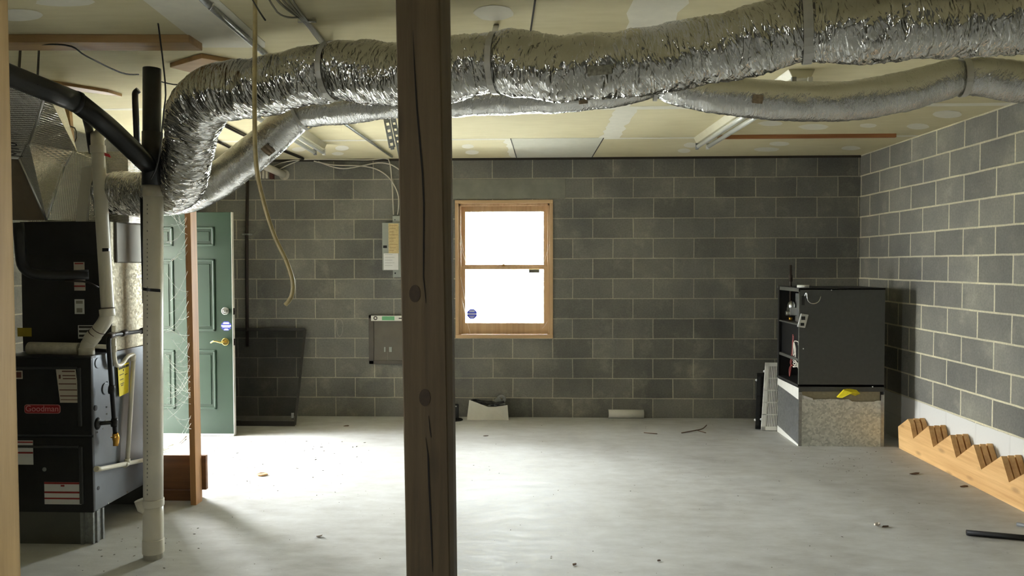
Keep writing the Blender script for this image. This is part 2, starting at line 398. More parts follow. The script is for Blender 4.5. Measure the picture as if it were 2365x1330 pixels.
def link(name, data, parent=None, base=None):
    o = bpy.data.objects.new(name, data); COL.objects.link(o)
    if base is not None: o.location = base
    if parent is not None:
        o.parent = parent; o.matrix_parent_inverse = Matrix.Translation(-world_loc(parent))
    return o
_LOC = {}
def world_loc(o): return _LOC.get(o, Vector((0, 0, 0)))
def obj(name, mb, mat, parent=None, base=None, bev=0.0, seg=2, sub=0):
    """one mesh object; vertices are given in world metres"""
    b = Vector(base) if base is not None else Vector((0, 0, 0))
    me = bpy.data.meshes.new(name); me.from_pydata([tuple(v - b) for v in mb.v], [], mb.f)
    if mb.sm:
        for i in mb.sm: me.polygons[i].use_smooth = True
    if mb.uv: 
        ul = me.uv_layers.new(name='uv')
        for lp in me.loops: ul.data[lp.index].uv = mb.uv[lp.vertex_index]
        # close the wrap-around seam
        for p in me.polygons:
            us = [ul.data[li].uv[1] for li in p.loop_indices]
            if max(us) - min(us) > mb.wrap / 2:
                for li in p.loop_indices:
                    if ul.data[li].uv[1] < mb.wrap / 2: ul.data[li].uv[1] += mb.wrap
    me.materials.append(mat); me.update()
    o = link(name, me, parent, b if base is not None else None)
    _LOC[o] = b
    if bev:
        bm = o.modifiers.new('bevel', 'BEVEL'); bm.width = bev; bm.segments = seg; bm.limit_method = 'ANGLE'; bm.angle_limit = 0.7
    return o
def thing(name, label, cat, loc, group=None):
    o = bpy.data.objects.new(name, None); COL.objects.link(o); o.location = loc; _LOC[o] = Vector(loc)
    o.empty_display_size = 0.1
    return tag(o, label, cat, group)
def tag(o, label, cat, group=None, kind=None):
    o['label'] = label; o['category'] = cat
    if group: o['group'] = group
    if kind: o['kind'] = kind
    return o
def struct(name, mb, mat, parent=None, **kw):
    o = obj(name, mb, mat, parent, **kw)
    if parent is None: o['kind'] = 'structure'
    return o
def text(name, body, mat, parent, loc, size, right, up, ext=0.0006, align='CENTER'):
    cu = bpy.data.curves.new(name, 'FONT'); cu.body = body; cu.size = size; cu.align_x = align; cu.align_y = 'CENTER'; cu.extrude = ext
    cu.materials.append(mat)
    tmp = bpy.data.objects.new(name + '_tmp', cu); COL.objects.link(tmp)
    bpy.context.view_layer.update()
    me = bpy.data.meshes.new_from_object(tmp.evaluated_get(bpy.context.evaluated_depsgraph_get())); bpy.data.objects.remove(tmp)
    o = bpy.data.objects.new(name, me); COL.objects.link(o)
    r = Vector(right).normalized(); u = Vector(up).normalized(); n = r.cross(u)
    l = Vector(loc)
    o.parent = parent; o.matrix_parent_inverse = Matrix.Translation(-world_loc(parent))
    o.matrix_basis = Matrix(((r.x, u.x, n.x, l.x), (r.y, u.y, n.y, l.y), (r.z, u.z, n.z, l.z), (0, 0, 0, 1)))
    return o

# ================================================================== THE ROOM
XL, YR = -6.9, -11.2
def quad_wall(mb, x0, x1, z0, z1, y0, y1): mb.box((x0, y0, z0), (x1, y1, z1))
struct('floor', MB().box((XL - 0.2, YR - 0.2, -0.12), (0.2, 0.2, 0)), M_FLOOR)
ceiling = struct('ceiling', MB().box((XL - 0.2, YR - 0.2, ZC), (0.2, 0.2, ZC + 0.12)), M_CEIL)
WX0, WX1, WZ0, WZ1 = -4.055, -3.06, 0.81, 2.215
bw = MB()
for a, b in (((XL - .2, 0, 0), (WX0, .2, ZC)), ((WX1, 0, 0), (.2, .2, ZC)), ((WX0, 0, 0), (WX1, .2, WZ0)), ((WX0, 0, WZ1), (WX1, .2, ZC))): bw.box(a, b)
wall_back = struct('wall_back', bw, M_BACK)
struct('wall_right', MB().box((0, YR, 0), (0.2, 0, ZC)), M_RIGHT)
lw = MB()
DY0, DY1, DZ = -1.81, -0.885, 2.06
for a, b in (((XL - .2, YR, 0), (XL, -8.0, ZC)), ((XL - .2, -7.4, 0), (XL, DY0, ZC)), ((XL - .2, -8.0, 0), (XL, -7.4, 1.3)), ((XL - .2, -8.0, 2.0), (XL, -7.4, ZC)), ((XL - .2, DY1, 0), (XL, 0, ZC)), ((XL - .2, DY0, DZ), (XL, DY1, ZC))): lw.box(a, b)  # the small side opening is added for fill light, the doorway is real
struct('wall_left', lw, M_LEFT)
struct('wall_rear', MB().box((XL - .2, YR - .2, 0), (.2, YR, ZC)), M_LEFT)
# long lintel block over the window and a scraped patch in the wall
a, b = pY(1036, 412, 0), pY(1306, 460, 0)
obj('lintel', MB().box((a.x - .5, -0.004, b.z + .008), (b.x, 0.05, a.z - .008)), M_LINTEL, wall_back, bev=.003)
c = pY(785, 757, 0)
pm = MB(); ring = []
for i in range(26):
    t = 2 * math.pi * i / 26; ring.append(Vector((c.x + .03 * math.cos(t) * (1 + .25 * (math.sin(t) > 0)), -0.005, c.z + .088 * math.sin(t))))
pm.tube(ring + [ring[0]], 0.005, 6, False); obj('mortar_ring', pm, plain('old_mortar', (150, 147, 136), .9), wall_back)
# wall plate under the ceiling
struct('trim_1', MB().box((XL, -0.012, ZC - .022), (0, 0, ZC)), M_GAP)

# drywall joints on the ceiling
def flat(pts, th, mat, name, parent):
    q = [Vector(p) for p in pts]; obj(name, MB().hexa(q, (0, 0, th)), mat, parent)
def strip(x0, x1, y, w, name='joint_tape'):
    n = 40; q0 = []; q1 = []
    for i in range(n + 1):
        x = x0 + (x1 - x0) * i / n
        q0.append((x, y - w / 2 - .012 * noise.noise((x * 4, y, 0)), ZC - .0015)); q1.append((x, y + w / 2 + .012 * noise.noise((x * 4, y, 5)), ZC - .0015))
    vs = q0 + q1; fs = [(i, n + 1 + i, n + 2 + i, i + 1) for i in range(n)]
    obj(name, MB().add(vs, fs), M_TAPEW, ceiling)
ya = pZ(1300, 320, ZC).y
xa, xb, xc = pZ(1182, 330, ZC).x, pZ(1388, 330, ZC).x, pZ(1640, 322, ZC).x
strip(XL, xa, ya, .07); strip(xb, 0, ya + .01, .07)
yb = pZ(2150, 242, ZC).y; strip(pZ(1250, 250, ZC).x, 0, yb, .10)
strip(XL, pZ(1100, 262, ZC).x, yb - .12, .06)
yc = pZ(1000, 97, ZC).y
strip(XL, pZ(1140, 60, ZC).x, -5.9, .11)
def vstrip(x, y0, y1, w):
    n = 24; q0 = []; q1 = []
    for i in range(n + 1):
        y = y0 + (y1 - y0) * i / n
        q0.append((x - w / 2 - .03 * noise.noise((x, y * 9, 2)), y, ZC - .0018)); q1.append((x + w / 2 + .03 * noise.noise((x, y * 9, 7)), y, ZC - .0018))
    obj('joint_tape', MB().add(q0 + q1, [(i, i + 1, n + 2 + i, n + 1 + i) for i in range(n)]), M_TAPEW, ceiling)
vstrip(pZ(1425, 290, ZC).x, yb, ya, .16); vstrip(xa - .02, ya, -.04, .07)
vstrip(pZ(1500, 60, ZC).x, -5.2, yb, .22)
# pale patch panel between two cuts
flat([(xa, ya - .03, ZC - .002), (xb, ya - .03, ZC - .002), (xb - .02, -.02, ZC - .002), (xa, -.02, ZC - .002)], .003, plain('pale_drywall', (206, 204, 186), .9, vary=.04), 'patch_panel', ceiling)
obj('joint_gap', MB().bar((xb, ya - .03, ZC - .003), (xb - .02, -.02, ZC - .003), .008, .004), M_GAP, ceiling)
obj('joint_gap', MB().bar((xa, ya - .03, ZC - .003), (xa + .015, -.02, ZC - .003), .008, .004), M_GAP, ceiling)
obj('joint_gap', MB().bar(pZ(1236, 0, ZC - .001), pZ(1225, 75, ZC - .001), .008, .004), M_GAP, ceiling)
flat([pZ(400, 0, ZC - .003), pZ(505, 0, ZC - .003), pZ(612, 98, ZC - .003), pZ(612, 110, ZC - .003), pZ(470, 110, ZC - .003), pZ(330, 0, ZC - .003)], .002, M_TAPEW, 'joint_tape', ceiling)
mud = MB()
for (x, y, a, b) in [(1080, 338, 14, 5), (1090, 352, 16, 5), (1780, 285, 28, 6), (1880, 293, 34, 7), (1770, 345, 30, 5), (1800, 332, 24, 5), (1965, 342, 22, 5), (2005, 290, 20, 5), (2120, 292, 26, 7), (2188, 264, 34, 9), (1595, 335, 16, 6), (1580, 348, 15, 5), (1215, 338, 12, 4),
                     (700, 330, 16, 5), (790, 342, 16, 6), (780, 355, 14, 4), (690, 345, 16, 5), (40, 35, 60, 14), (150, 5, 70, 10), (560, 345, 20, 5), (1140, 30, 46, 18)]:
    q = []
    for k in range(18):
        t = 2 * math.pi * k / 18; q.append(pZ(x + a * math.cos(t) * (1 + .2 * noise.noise((x, k * .6, 0))), y + b * math.sin(t), ZC - .0016))
    mud.add(q, [tuple(range(18))])
obj('mud_patches', mud, M_TAPEW, ceiling)

# ------------------------------------------------------------------ window in the back wall
win = thing('window_1', '', '', (-3.555, 0, WZ0)); del win['label'], win['category']; win['kind'] = 'structure'
fm = MB()
x0, x1, z0, z1 = WX0, WX1, WZ0, WZ1
fm.box((x0, -.012, z0), (x0 + .034, .19, z1)).box((x1 - .034, -.012, z0), (x1, .19, z1))
obj('jamb', fm, M_CEDAR, win, bev=.002)
obj('head_jamb', MB().box((x0, -.014, z1 - .034), (x1, .19, z1)), M_CEDARX, win, bev=.002)
obj('sill', MB().box((x0, -.022, z0), (x1, .19, z0 + .034)), M_CEDARX, win, bev=.002)
st = MB()
for xx in (x0 + .034, x1 - .034 - .022): st.box((xx, .02, z0 + .034), (xx + .022, .05, z1 - .034))
st.box((x0 + .034, .02, z1 - .056), (x1 - .034, .05, z1 - .034)); obj('stop_bead', st, M_CEDAR, win, bev=.002)
def sash(name, y, za, zb, rb, rt, xa_, xb_, stile):
    g = MB(); g.box((xa_, y, za), (xa_ + stile, y + .035, zb)).box((xb_ - stile, y, za), (xb_, y + .035, zb))
    h = g.box((xa_, y + .001, za), (xb_, y + .034, za + rb)).box((xa_, y + .001, zb - rt), (xb_, y + .034, zb))
    o = obj(name, h, M_CEDAR, win, bev=.003)
    obj('pane', MB().box((xa_ + stile - .005, y + .014, za + rb - .005), (xb_ - stile + .005, y + .018, zb - rt + .005)), M_GLASS, o)
    return o
sl = sash('lower_sash', .055, z0 + .036, 1.545, .115, .03, x0 + .04, x1 - .04, .055)
su = sash('upper_sash', .095, 1.51, z1 - .036, .05, .075, x0 + .04, x1 - .04, .055)
obj('sash_lock', MB().box((-3.585, .04, 1.545), (-3.545, .085, 1.557)).disc((-3.565, .06, 1.557), (0, 0, 1), .012, .01, 12), M_BRASS, sl)
sd = pY(1235, 626, .05); obj('label', MB().box((sd.x - .06, .0665, sd.z - .018), (sd.x + .05, .0685, sd.z + .018)), M_GREYST, sl)
# security decal on the lower pane: an octagon with pale bands
dc = pY(1090, 725, .067)
om = MB(); om.hexa([(dc.x + .055 * math.cos(math.pi / 8 + k * math.pi / 4), .0665, dc.z + .055 * math.sin(math.pi / 8 + k * math.pi / 4)) for k in range(8)], (0, .0015, 0))
dec = obj('decal', om, M_DECAL, sl)
wm = MB()
for dz, w, h in ((.034, .05, .006), (.024, .06, .008), (0, .095, .012), (-.022, .06, .006), (-.034, .04, .008)): wm.box((dc.x - w / 2, .0655, dc.z + dz - h / 2), (dc.x + w / 2, .0664, dc.z + dz + h / 2))
obj('decal_print', wm, M_PAPERW, dec)

# ------------------------------------------------------------------ doorway and green door
dfm = MB(); dfm.box((XL - .2, DY1 - .02, 0), (XL + .02, DY1, DZ)).box((XL - .2, DY0, 0), (XL + .02, DY0 + .02, DZ)).box((XL - .2, DY0, DZ - .02), (XL + .02, DY1, DZ))
struct('trim_2', dfm, M_WHITE)
DX0, DX1, DYF = -6.885, -5.985, -0.935
door = thing('door_1', 'green six panel entry door standing open at left, brass lever and blue decal', 'door', (DX0, -.91, 0))
door['kind'] = 'structure'
lf = MB(); lf.box((DX0, DYF + .004, .012), (DX1, DYF + .044, 2.04)); obj('door_leaf', lf, M_GREEN, door, bev=.002)
obj('edge_strip', MB().box((DX1, DYF + .002, .012), (DX1 + .004, DYF + .046, 2.04)), M_WHITE, door)
obj('sweep', MB().box((DX0, DYF - .004, .004), (DX1, DYF + .05, .022)), M_WHITE, door)
def dpx(x): return pY(x, 700, DYF).x
def dpz(y): return pY(495, y, DYF).z
cols = ((dpx(443), dpx(497)), (dpx(402) - (dpx(497) - dpx(443)), dpx(402)))
M_GREENL = plain('green_paint_molding', (84, 122, 102), 0.35, vary=.04)
for (cx0, cx1) in cols:
    for ya_, yb_ in ((523, 568), (598, 765), (808, 945)):
        zt, zb = dpz(ya_), dpz(yb_)
        mo = MB(); w = .022
        mo.box((cx0, DYF - .007, zb), (cx0 + w, DYF + .006, zt)).box((cx1 - w, DYF - .007, zb), (cx1, DYF + .006, zt)).box((cx0, DYF - .007, zb), (cx1, DYF + .006, zb + w)).box((cx0, DYF - .007, zt - w), (cx1, DYF + .006, zt))
        pn = obj('panel', mo, M_GREEN, door, bev=.006)
        fi = MB(); o1 = .045
        q = [(cx0 + o1, DYF - .002, zb + o1), (cx1 - o1, DYF - .002, zb + o1), (cx1 - o1, DYF - .002, zt - o1), (cx0 + o1, DYF - .002, zt - o1)]
        fi.hexa(q, (0, .01, 0)); obj('raised_field', fi, M_GREEN, pn, bev=.004)
c = pY(521, 718, DYF); o = obj('deadbolt', MB().disc((c.x, DYF + .005, c.z), (0, -1, 0), .034, .02, 28), M_NICKEL, door, bev=.004)
obj('thumb_turn', MB().box((c.x - .006, DYF - .045, c.z - .012), (c.x + .024, DYF - .014, c.z + .012)), M_NICKEL, o, bev=.004)
c = pY(521, 789, DYF); o = obj('lever_rose', MB().disc((c.x, DYF + .005, c.z), (0, -1, 0), .034, .014, 28), M_GOLD, door, bev=.003)
lv = MB(); lv.tube(spline([(c.x, DYF, c.z), (c.x, DYF - .04, c.z), (c.x - .02, DYF - .05, c.z - .003), (c.x - .06, DYF - .05, c.z + .006), (c.x - .09, DYF - .05, c.z + .008), (c.x - .115, DYF - .05, c.z - .006)], .008), .0075, 10)
obj('lever', lv, M_GOLD, o)
c = pY(522, 753, DYF)
om = MB(); om.hexa([(c.x + .05 * math.cos(math.pi / 8 + k * math.pi / 4), DYF + .0035, c.z + .046 * math.sin(math.pi / 8 + k * math.pi / 4)) for k in range(8)], (0, .001, 0))
dec = obj('decal', om, M_BLUE, door)
wm = MB()
for dz, w, h in ((.03, .05, .006), (.022, .056, .006), (.002, .09, .012), (-.01, .07, .005), (-.026, .03, .005), (-.034, .044, .006)): wm.box((c.x - w / 2, DYF + .0025, c.z + dz - h / 2), (c.x + w / 2, DYF + .0034, c.z + dz + h / 2))
obj('decal_print', wm, M_PAPERW, dec)
lt = MB(); lt.box((DX1 + .004, DYF + .012, 1.11), (DX1 + .008, DYF + .036, 1.17)).box((DX1 + .004, DYF + .014, 1.13), (DX1 + .016, DYF + .03, 1.15)).box((DX1 + .004, DYF + .012, .83), (DX1 + .008, DYF + .036, .89)).box((DX1 + .004, DYF + .014, .85), (DX1 + .016, DYF + .03, .872))
obj('latch', lt, M_BROWNPIPE, door)

# ------------------------------------------------------------------ outdoors beyond the openings
struct('ground', MB().box((-40, -30, -.2), (20, 40, -.125)), M_DRIVE)
struct('added_sky_blocker', MB().box((-6.0, .2, 2.5), (-1.0, 1.9, 2.66)), M_BLOCKER)  # unseen slab added to block high sky above the window
struct('added_door_blocker', MB().box((-11.5, -2.25, -.125), (XL - .2, -2.05, 3.2)), M_BLOCKER)  # unseen wall added to keep outside light off the door face
def tree(name, label, x, y, h, r, lean, branches):
    t = thing(name, label, 'tree', (x, y, -.12))
    tr = spline([(x, y, -.12), (x + lean * .3, y, h * .4), (x + lean, y, h)], .2)
    obj('trunk', MB().tube(tr, [r * (1 - .6 * i / len(tr)) for i in range(len(tr))], 10), M_BARK, t)
    b = MB(); f = MB(); rnd = random.Random(int(x * 100))
    for _ in range(branches):
        z = rnd.uniform(.25, .95) * h; an = rnd.uniform(0, 6.28); l = rnd.uniform(.5, 1.3)
        p0 = Vector((x + lean * z / h, y, z)); p1 = p0 + Vector((math.cos(an) * l, math.sin(an) * l, l * .5))
        b.tube([p0, (p0 + p1) / 2 + Vector((0, 0, .1)), p1], [.02, .014, .006], 6)
        for _ in range(26):
            c = p1 + Vector((rnd.gauss(0, .25), rnd.gauss(0, .25), rnd.gauss(0, .2))); d = Vector((rnd.uniform(-1, 1), rnd.uniform(-1, 1), rnd.uniform(-1, 1))).normalized() * .05; e = d.orthogonal().normalized() * .025
            f.add([c - d, c + e, c + d, c - e], [(0, 1, 2, 3)])
    obj('branches', b, M_BARK, t); obj('foliage', f, M_FOLI, t)
tree('tree', 'slender tree seen washed out through the window pane', -3.75, 9.0, 6.5, .12, .1, 10)

# ================================================================== DUCTS
def duct(mb, pts, rad, step=.012, seg=64, crinkle=.010, seed=0.0, straps=(), ridge=.006):
    path, rr = spline(pts, step, rad); n = len(path); fr = frames(path); vs = []; uvs = []; s = 0.0
    for i, (p, (t, a, b), r) in enumerate(zip(path, fr, rr)):
        if i: s += (p - path[i - 1]).length
        pin = 0.0
        for sp, wdt, dep in straps:
            dd = (p - sp).length; pin += dep * math.exp(-(dd / wdt) ** 2)
        for k in range(seg):
            th = 2 * math.pi * k / seg; c, sn = math.cos(th), math.sin(th)
            h = noise.noise((s * 9 + seed, c * 1.3, sn * 1.3)) * crinkle
            rg = 1 - abs(noise.noise((s * 38 + seed + 1.6 * c, c * 1.4 + 3, sn * 1.4))) * 2
            rg2 = 1 - abs(noise.noise((s * 75 + seed, c * 3.2, sn * 3.2 + 5))) * 2
            h += ridge * rg + ridge * .5 * rg2
            vs.append(p + (a * c + b * sn) * (r * (1 - pin) + h)); uvs.append((s, th * .13))
    fs = []
    for i in range(n - 1):
        for k in range(seg):
            fs.append((i * seg + k, i * seg + (k + 1) % seg, (i + 1) * seg + (k + 1) % seg, (i + 1) * seg + k))
    mb.add(vs, fs, True); mb.uv = uvs; mb.wrap = 2 * math.pi * .13
    return path, rr
def strapmesh(anchor, dpath, center, r, w=.024, th=.0016):
    """hanger strap: from the ceiling down round the underside of a duct and back up"""
    m = MB(); return m

D1 = [(2560, 22, 2.68), (2365, 38, 2.74), (2200, 50, 2.80), (2000, 63, 2.86), (1862, 71, 2.93), (1700, 101, 3.0), (1500, 140, 3.07), (1300, 159, 3.12), (1145, 146, 3.18), (950, 172, 3.29), (770, 165, 3.4), (620, 196, 3.52), (545, 206, 3.6), (484, 224, 3.68), (450, 268, 3.78), (440, 330, 3.9), (427, 400, 4.03), (400, 438, 4.15), (350, 446, 4.3), (300, 446, 4.38), (245, 446, 4.42)]
D1R = [.128, .128, .126, .124, .122, .128, .129, .128, .124, .128, .128, .13, .132, .134, .132, .124, .12, .12, .12, .118, .118]
d1p = [P(*q) for q in D1]; d1p.insert(0, d1p[0] + Vector((.95, -.06, .01))); D1R.insert(0, .128)
straps1 = [(P(1862, 71, 2.93), .05, .14), (P(1145, 146, 3.18), .035, .10), (P(770, 165, 3.4), .035, .10)]
dm = MB(); p1, r1 = duct(dm, d1p, D1R, step=.009, seg=72, straps=straps1, seed=3.1, ridge=.0055, crinkle=.014)
du1 = obj('flexible_duct', dm, M_FOIL); tag(du1, 'large crinkled foil duct in front, strapped under the ceiling, bending down to the furnace', 'duct')
D2 = [(2560, 205, 3.7), (2365, 190, 3.78), (2225, 178, 3.84), (2080, 214, 3.9), (1960, 232, 3.94), (1840, 234, 3.98), (1700, 224, 4.02), (1600, 208, 4.05), (1515, 192, 4.08), (1400, 206, 4.1), (1300, 216, 4.12), (1150, 222, 4.15), (1030, 228, 4.18), (900, 232, 4.22), (780, 246, 4.27), (695, 262, 4.32), (620, 325, 4.38), (560, 374, 4.43), (490, 424, 4.5), (430, 452, 4.58), (360, 462, 4.66), (300, 462, 4.7), (245, 462, 4.72)]
D2R = [.098, .099, .092, .1, .1, .1, .1, .098, .088, .098, .1, .1, .1, .1, .1, .092, .1, .102, .102, .1, .098, .098, .098]
straps2 = [(P(2225, 178, 3.84), .04, .12), (P(1515, 192, 4.08), .04, .16), (P(695, 262, 4.32), .04, .14)]
d2p = [P(*q) for q in D2]; d2p.insert(0, d2p[0] + Vector((.29, -.06, .0))); D2R.insert(0, .098)
dm = MB(); p2, r2 = duct(dm, d2p, D2R, straps=straps2, seed=9.7, ridge=.0028, crinkle=.006)
du2 = obj('flexible_duct', dm, M_FOIL2); tag(du2, 'smoother, thinner foil duct sagging behind the large crinkled duct', 'duct')
# stickers printed on the ducts: thin curved labels
def duct_label(path, rr, target, frac_s, frac_t, mat, parent, ang0):
    step_ = (path[len(path) // 2] - path[len(path) // 2 - 1]).length
    i0 = min(range(len(path)), key=lambda i: (path[i] - target).length); fr = frames(path); m = MB(); vs = []; nA = 8; nB = 8
    for i in range(nA + 1):
        ii = min(len(path) - 1, max(0, i0 + int((i - nA / 2) * frac_s / step_ / nA))); p = path[ii]; t, a, b = fr[ii]
        vd = (CP - p); vd = (vd - t * vd.dot(t)).normalized(); sd_ = t.cross(vd)
        for k in range(nB + 1):
            th = ang0 + (k / nB - .5) * frac_t; vs.append(p + (vd * math.cos(th) + sd_ * math.sin(th)) * (rr[ii] + .011))
    m.add(vs, [(i * (nB + 1) + k, i * (nB + 1) + k + 1, (i + 1) * (nB + 1) + k + 1, (i + 1) * (nB + 1) + k) for i in range(nA) for k in range(nB)], True)
    return obj('label', m, mat, parent)
M_TANLAB = plain('tan_label', (142, 126, 108), .6, vary=.25, vs=90)
M_PRNT = plain('printed_patch', (168, 164, 148), .4, .8, vary=.4, vs=80)
duct_label(p1, r1, P(1385, 158, 3.1), .10, .26, M_PRNT, du1, -.1 if True else 0)
duct_label(p2, r2, P(1346, 216, 4.11), .075, .5, M_TANLAB, du2, -.35)
duct_label(p2, r2, P(620, 325, 4.38), .09, .6, M_TANLAB, du2, -.35)
duct_label(p2, r2, P(1745, 226, 4.0), .09, .4, M_TANLAB, du2, .0)

def strap(label, anchor, path, rr, target, w=.026, group='straps holding up the foil ducts', top=78):
    """flat hanger strap: nailed to the ceiling, down past the camera side, under the duct"""
    i0 = min(range(len(path)), key=lambda i: (path[i] - target).length); p = path[i0]; t = frames(path)[i0][0]
    if t.x < 0: t = -t
    up = Vector((0, 0, 1)); up = (up - t * up.dot(t)).normalized(); side = t.cross(up).normalized()
    if side.dot(CP - p) < 0: side = -side
    r = rr[i0] * .93 + .012
    pts = [Vector(anchor)]
    for k in range(25):
        th = math.radians(top - k * 15); pts.append(p + (side * math.cos(th) + up * math.sin(th)) * r)
    pts.append(Vector(anchor) + Vector((0, .004, 0)))
    m = MB(); vs = []
    for q in pts: vs += [q - t * w / 2, q + t * w / 2]
    n = len(pts); fs = [(2 * i, 2 * i + 1, 2 * i + 3, 2 * i + 2) for i in range(n - 1)]
    m.add(vs, fs)
    m.hexa([pts[0] - t * w / 2 + Vector((0, 0, .001)), pts[0] + t * w / 2 + Vector((0, 0, .001)), pts[0] + t * w / 2 + Vector((0, .03, .001)), pts[0] - t * w / 2 + Vector((0, .03, .001))], (0, 0, -.002))
    o = obj('hanger_strap', m, M_STRAP, base=pts[0])
    so = o.modifiers.new('thick', 'SOLIDIFY'); so.thickness = .0016
    tag(o, label, 'strap', group)
strap('pale hanger strap round the large duct, left of the wooden post', pZ(762, 100, ZC - .002), p1, r1, P(770, 165, 3.4))
strap('pale hanger strap round the large duct, just right of the wooden post', pZ(1146, 58, ZC - .002), p1, r1, P(1145, 146, 3.18))
strap('pale hanger strap pinching the large duct above the bare tube light', pZ(1862, -10, ZC - .002), p1, r1, P(1862, 71, 2.93), .034)
strap('slanting pale strap round the thinner duct near the right wall', pZ(2262, 114, ZC - .002), p2, r2, P(2225, 178, 3.84), .03)
strap('short strap pinching the thinner duct where it meets the large duct', P(1515, 192, 4.08) + Vector((0, -.1, .14)), p2, r2, P(1515, 192, 4.08), .02, top=30)
strap('strap around the thinner duct where it turns down, left of the post', P(690, 262, 4.32) + Vector((0, -.1, .16)), p2, r2, P(697, 262, 4.32), .02, top=30)

# ================================================================== FURNACE GROUP (left)
FX0, FX1, FY0, FY1, FZ0, FZ1 = -6.22, -5.685, -3.6, -2.88, .18, 1.055
def fpx(x, y, Y=FY0): return pY(x, y, Y)
fur = thing('furnace', 'black gas furnace with red badge, raised on sheet metal legs behind the white pipe', 'furnace', ((FX0 + FX1) / 2, (FY0 + FY1) / 2, FZ0))
body = MB(); body.box((FX0, FY0 + .02, FZ0), (FX1, FY1, FZ1)); obj('casing', body, M_SIDE, fur, bev=.004)
zseam = fpx(216, 1008).z
for za, zb in ((FZ0 - .002, zseam - .006), (zseam + .006, FZ1 - .012)):
    d = MB(); d.box((FX0, FY0 + .004, za), (FX1, FY0 + .022, zb)); do = obj('door', d, M_BLKP, fur, bev=.004)
    e = MB(); wv = .022; xe = FX1 - .075
    e.box((xe, FY0 - .006, za + .05), (xe + wv, FY0 + .006, zb - .05)); e.box((FX0 + .04, FY0 - .006, zb - .06), (xe, FY0 + .006, zb - .045))
    obj('embossed_rib', e, plain('black_enamel_lighter', (58, 58, 58), .35), do, bev=.005)  # ribs in a lighter black than the door panels
    if za > .5: updoor = do
    else: lodoor = do
obj('top_flange', MB().box((FX0, FY0 + .002, FZ1 - .012), (FX1 + .003, FY0 + .05, FZ1)), plain('dark_flange', (44, 44, 44), .35, .3), fur, bev=.002)
def label_card(name, x0, y0, x1, y1, stripes, mat, parent, Y=FY0 + .002, smat=None, skew=0.0):
    a, b = pY(x0, y0, Y), pY(x1, y1, Y); m = MB()
    m.hexa([(a.x + skew, Y, b.z), (b.x + skew, Y, b.z), (b.x, Y, a.z), (a.x, Y, a.z)], (0, .0016, 0)); o = obj(name, m, mat, parent)
    s = MB()
    for (f0, f1, x0f, x1f) in stripes:
        zt = a.z + (b.z - a.z) * f0; zb = a.z + (b.z - a.z) * f1; w = b.x - a.x; sk = skew * (f0 + f1) / 2
        s.box((a.x + w * x0f + sk, Y - .0006, zb), (a.x + w * x1f + sk, Y - .0002, zt))
    obj('label_lettering', s, smat or M_REDINK, o); return o
label_card('label', 129, 853, 176, 930, [(.04, .075, .3, .95), (.17, .2, .3, .95), (.26, .29, .3, .95), (.42, .45, .05, .95), (.6, .63, .05, .95), (.78, .81, .05, .95), (.9, .92, .05, .95), (.16, .28, .1, .2)], M_PAPER, updoor, smat=plain('brown_ink', (92, 52, 40), .6), skew=.02)
label_card('label', 102, 1113, 188, 1165, [(.0, .09, 0, 1), (.42, .5, 0, 1), (.7, .77, 0, 1), (.12, .2, .45, .55)], M_PAPERW, lodoor)
label_card('label', 30, 1017, 77, 1073, [(.04, .1, 0, 1), (.47, .54, 0, 1)], M_PAPERW, lodoor)
label_card('label', 30, 856, 52, 875, [(.15, .85, .05, .9)], M_PAPER, updoor, smat=plain('brown_ink', (92, 52, 40), .6))
# the badge
a, b = pY(56, 934, FY0), pY(139, 955, FY0); cxb, czb, hw, hh = (a.x + b.x) / 2, (a.z + b.z) / 2, (b.x - a.x) / 2, (a.z - b.z) / 2
def rrect(cx, cz, hw, hh, rad, Y, n=6):
    q = []
    for sx, sz, a0 in ((1, 1, 0), (-1, 1, 90), (-1, -1, 180), (1, -1, 270)):
        for k in range(n + 1):
            t = math.radians(a0 + 90 * k / n); q.append((cx + sx * (hw - rad) + rad * math.cos(t), Y, cz + sz * (hh - rad) + rad * math.sin(t)))
    return q
bd = obj('badge', MB().hexa(rrect(cxb, czb, hw, hh, .014, FY0), (0, .005, 0)), plain('badge_rim', (190, 120, 120), .35), updoor)
obj('badge_face', MB().hexa(rrect(cxb, czb, hw - .004, hh - .004, .011, FY0 - .0012), (0, .003, 0)), M_BADGE, bd)
text('badge_lettering', 'Goodman', plain('badge_letters', (206, 150, 148), .4), bd, (cxb, FY0 - .0016, czb + .001), .047, (1, 0, 0), (0, 0, 1))
c = pY(102, 1084, FY0); obj('plug', MB().ball((c.x, FY0 + .002, c.z), .012, 12, 8, (1, .5, 1)), M_GREYPL, lodoor)
# side knock-outs and plugs
def side(x, y, dx=0.0): return pX(x, y, FX1 + dx)
c = side(243, 897); obj('knockout', MB().disc(c, (1, 0, 0), .034, .006, 24), M_SIDE, fur, bev=.003)
c = side(220, 942); obj('knockout', MB().disc(c, (1, 0, 0), .016, .004, 18), M_BLKP, fur)
c = side(227, 1127); obj('port_hole', MB().disc(c, (1, 0, 0), .011, .002, 16), M_BLACKPL, fur)
c = side(226, 838); obj('knockout', MB().disc(c, (1, 0, 0), .03, .004, 24), M_SIDE, fur, bev=.002)
for x, y in [(247, 882), (246, 940), (246, 956), (224, 998), (238, 990), (243, 972), (252, 905), (293, 1136), (250, 1162)]: obj('screw', MB().disc(side(x, y), (1, 0, 0), .0045, .003, 8), M_CHROME, fur)
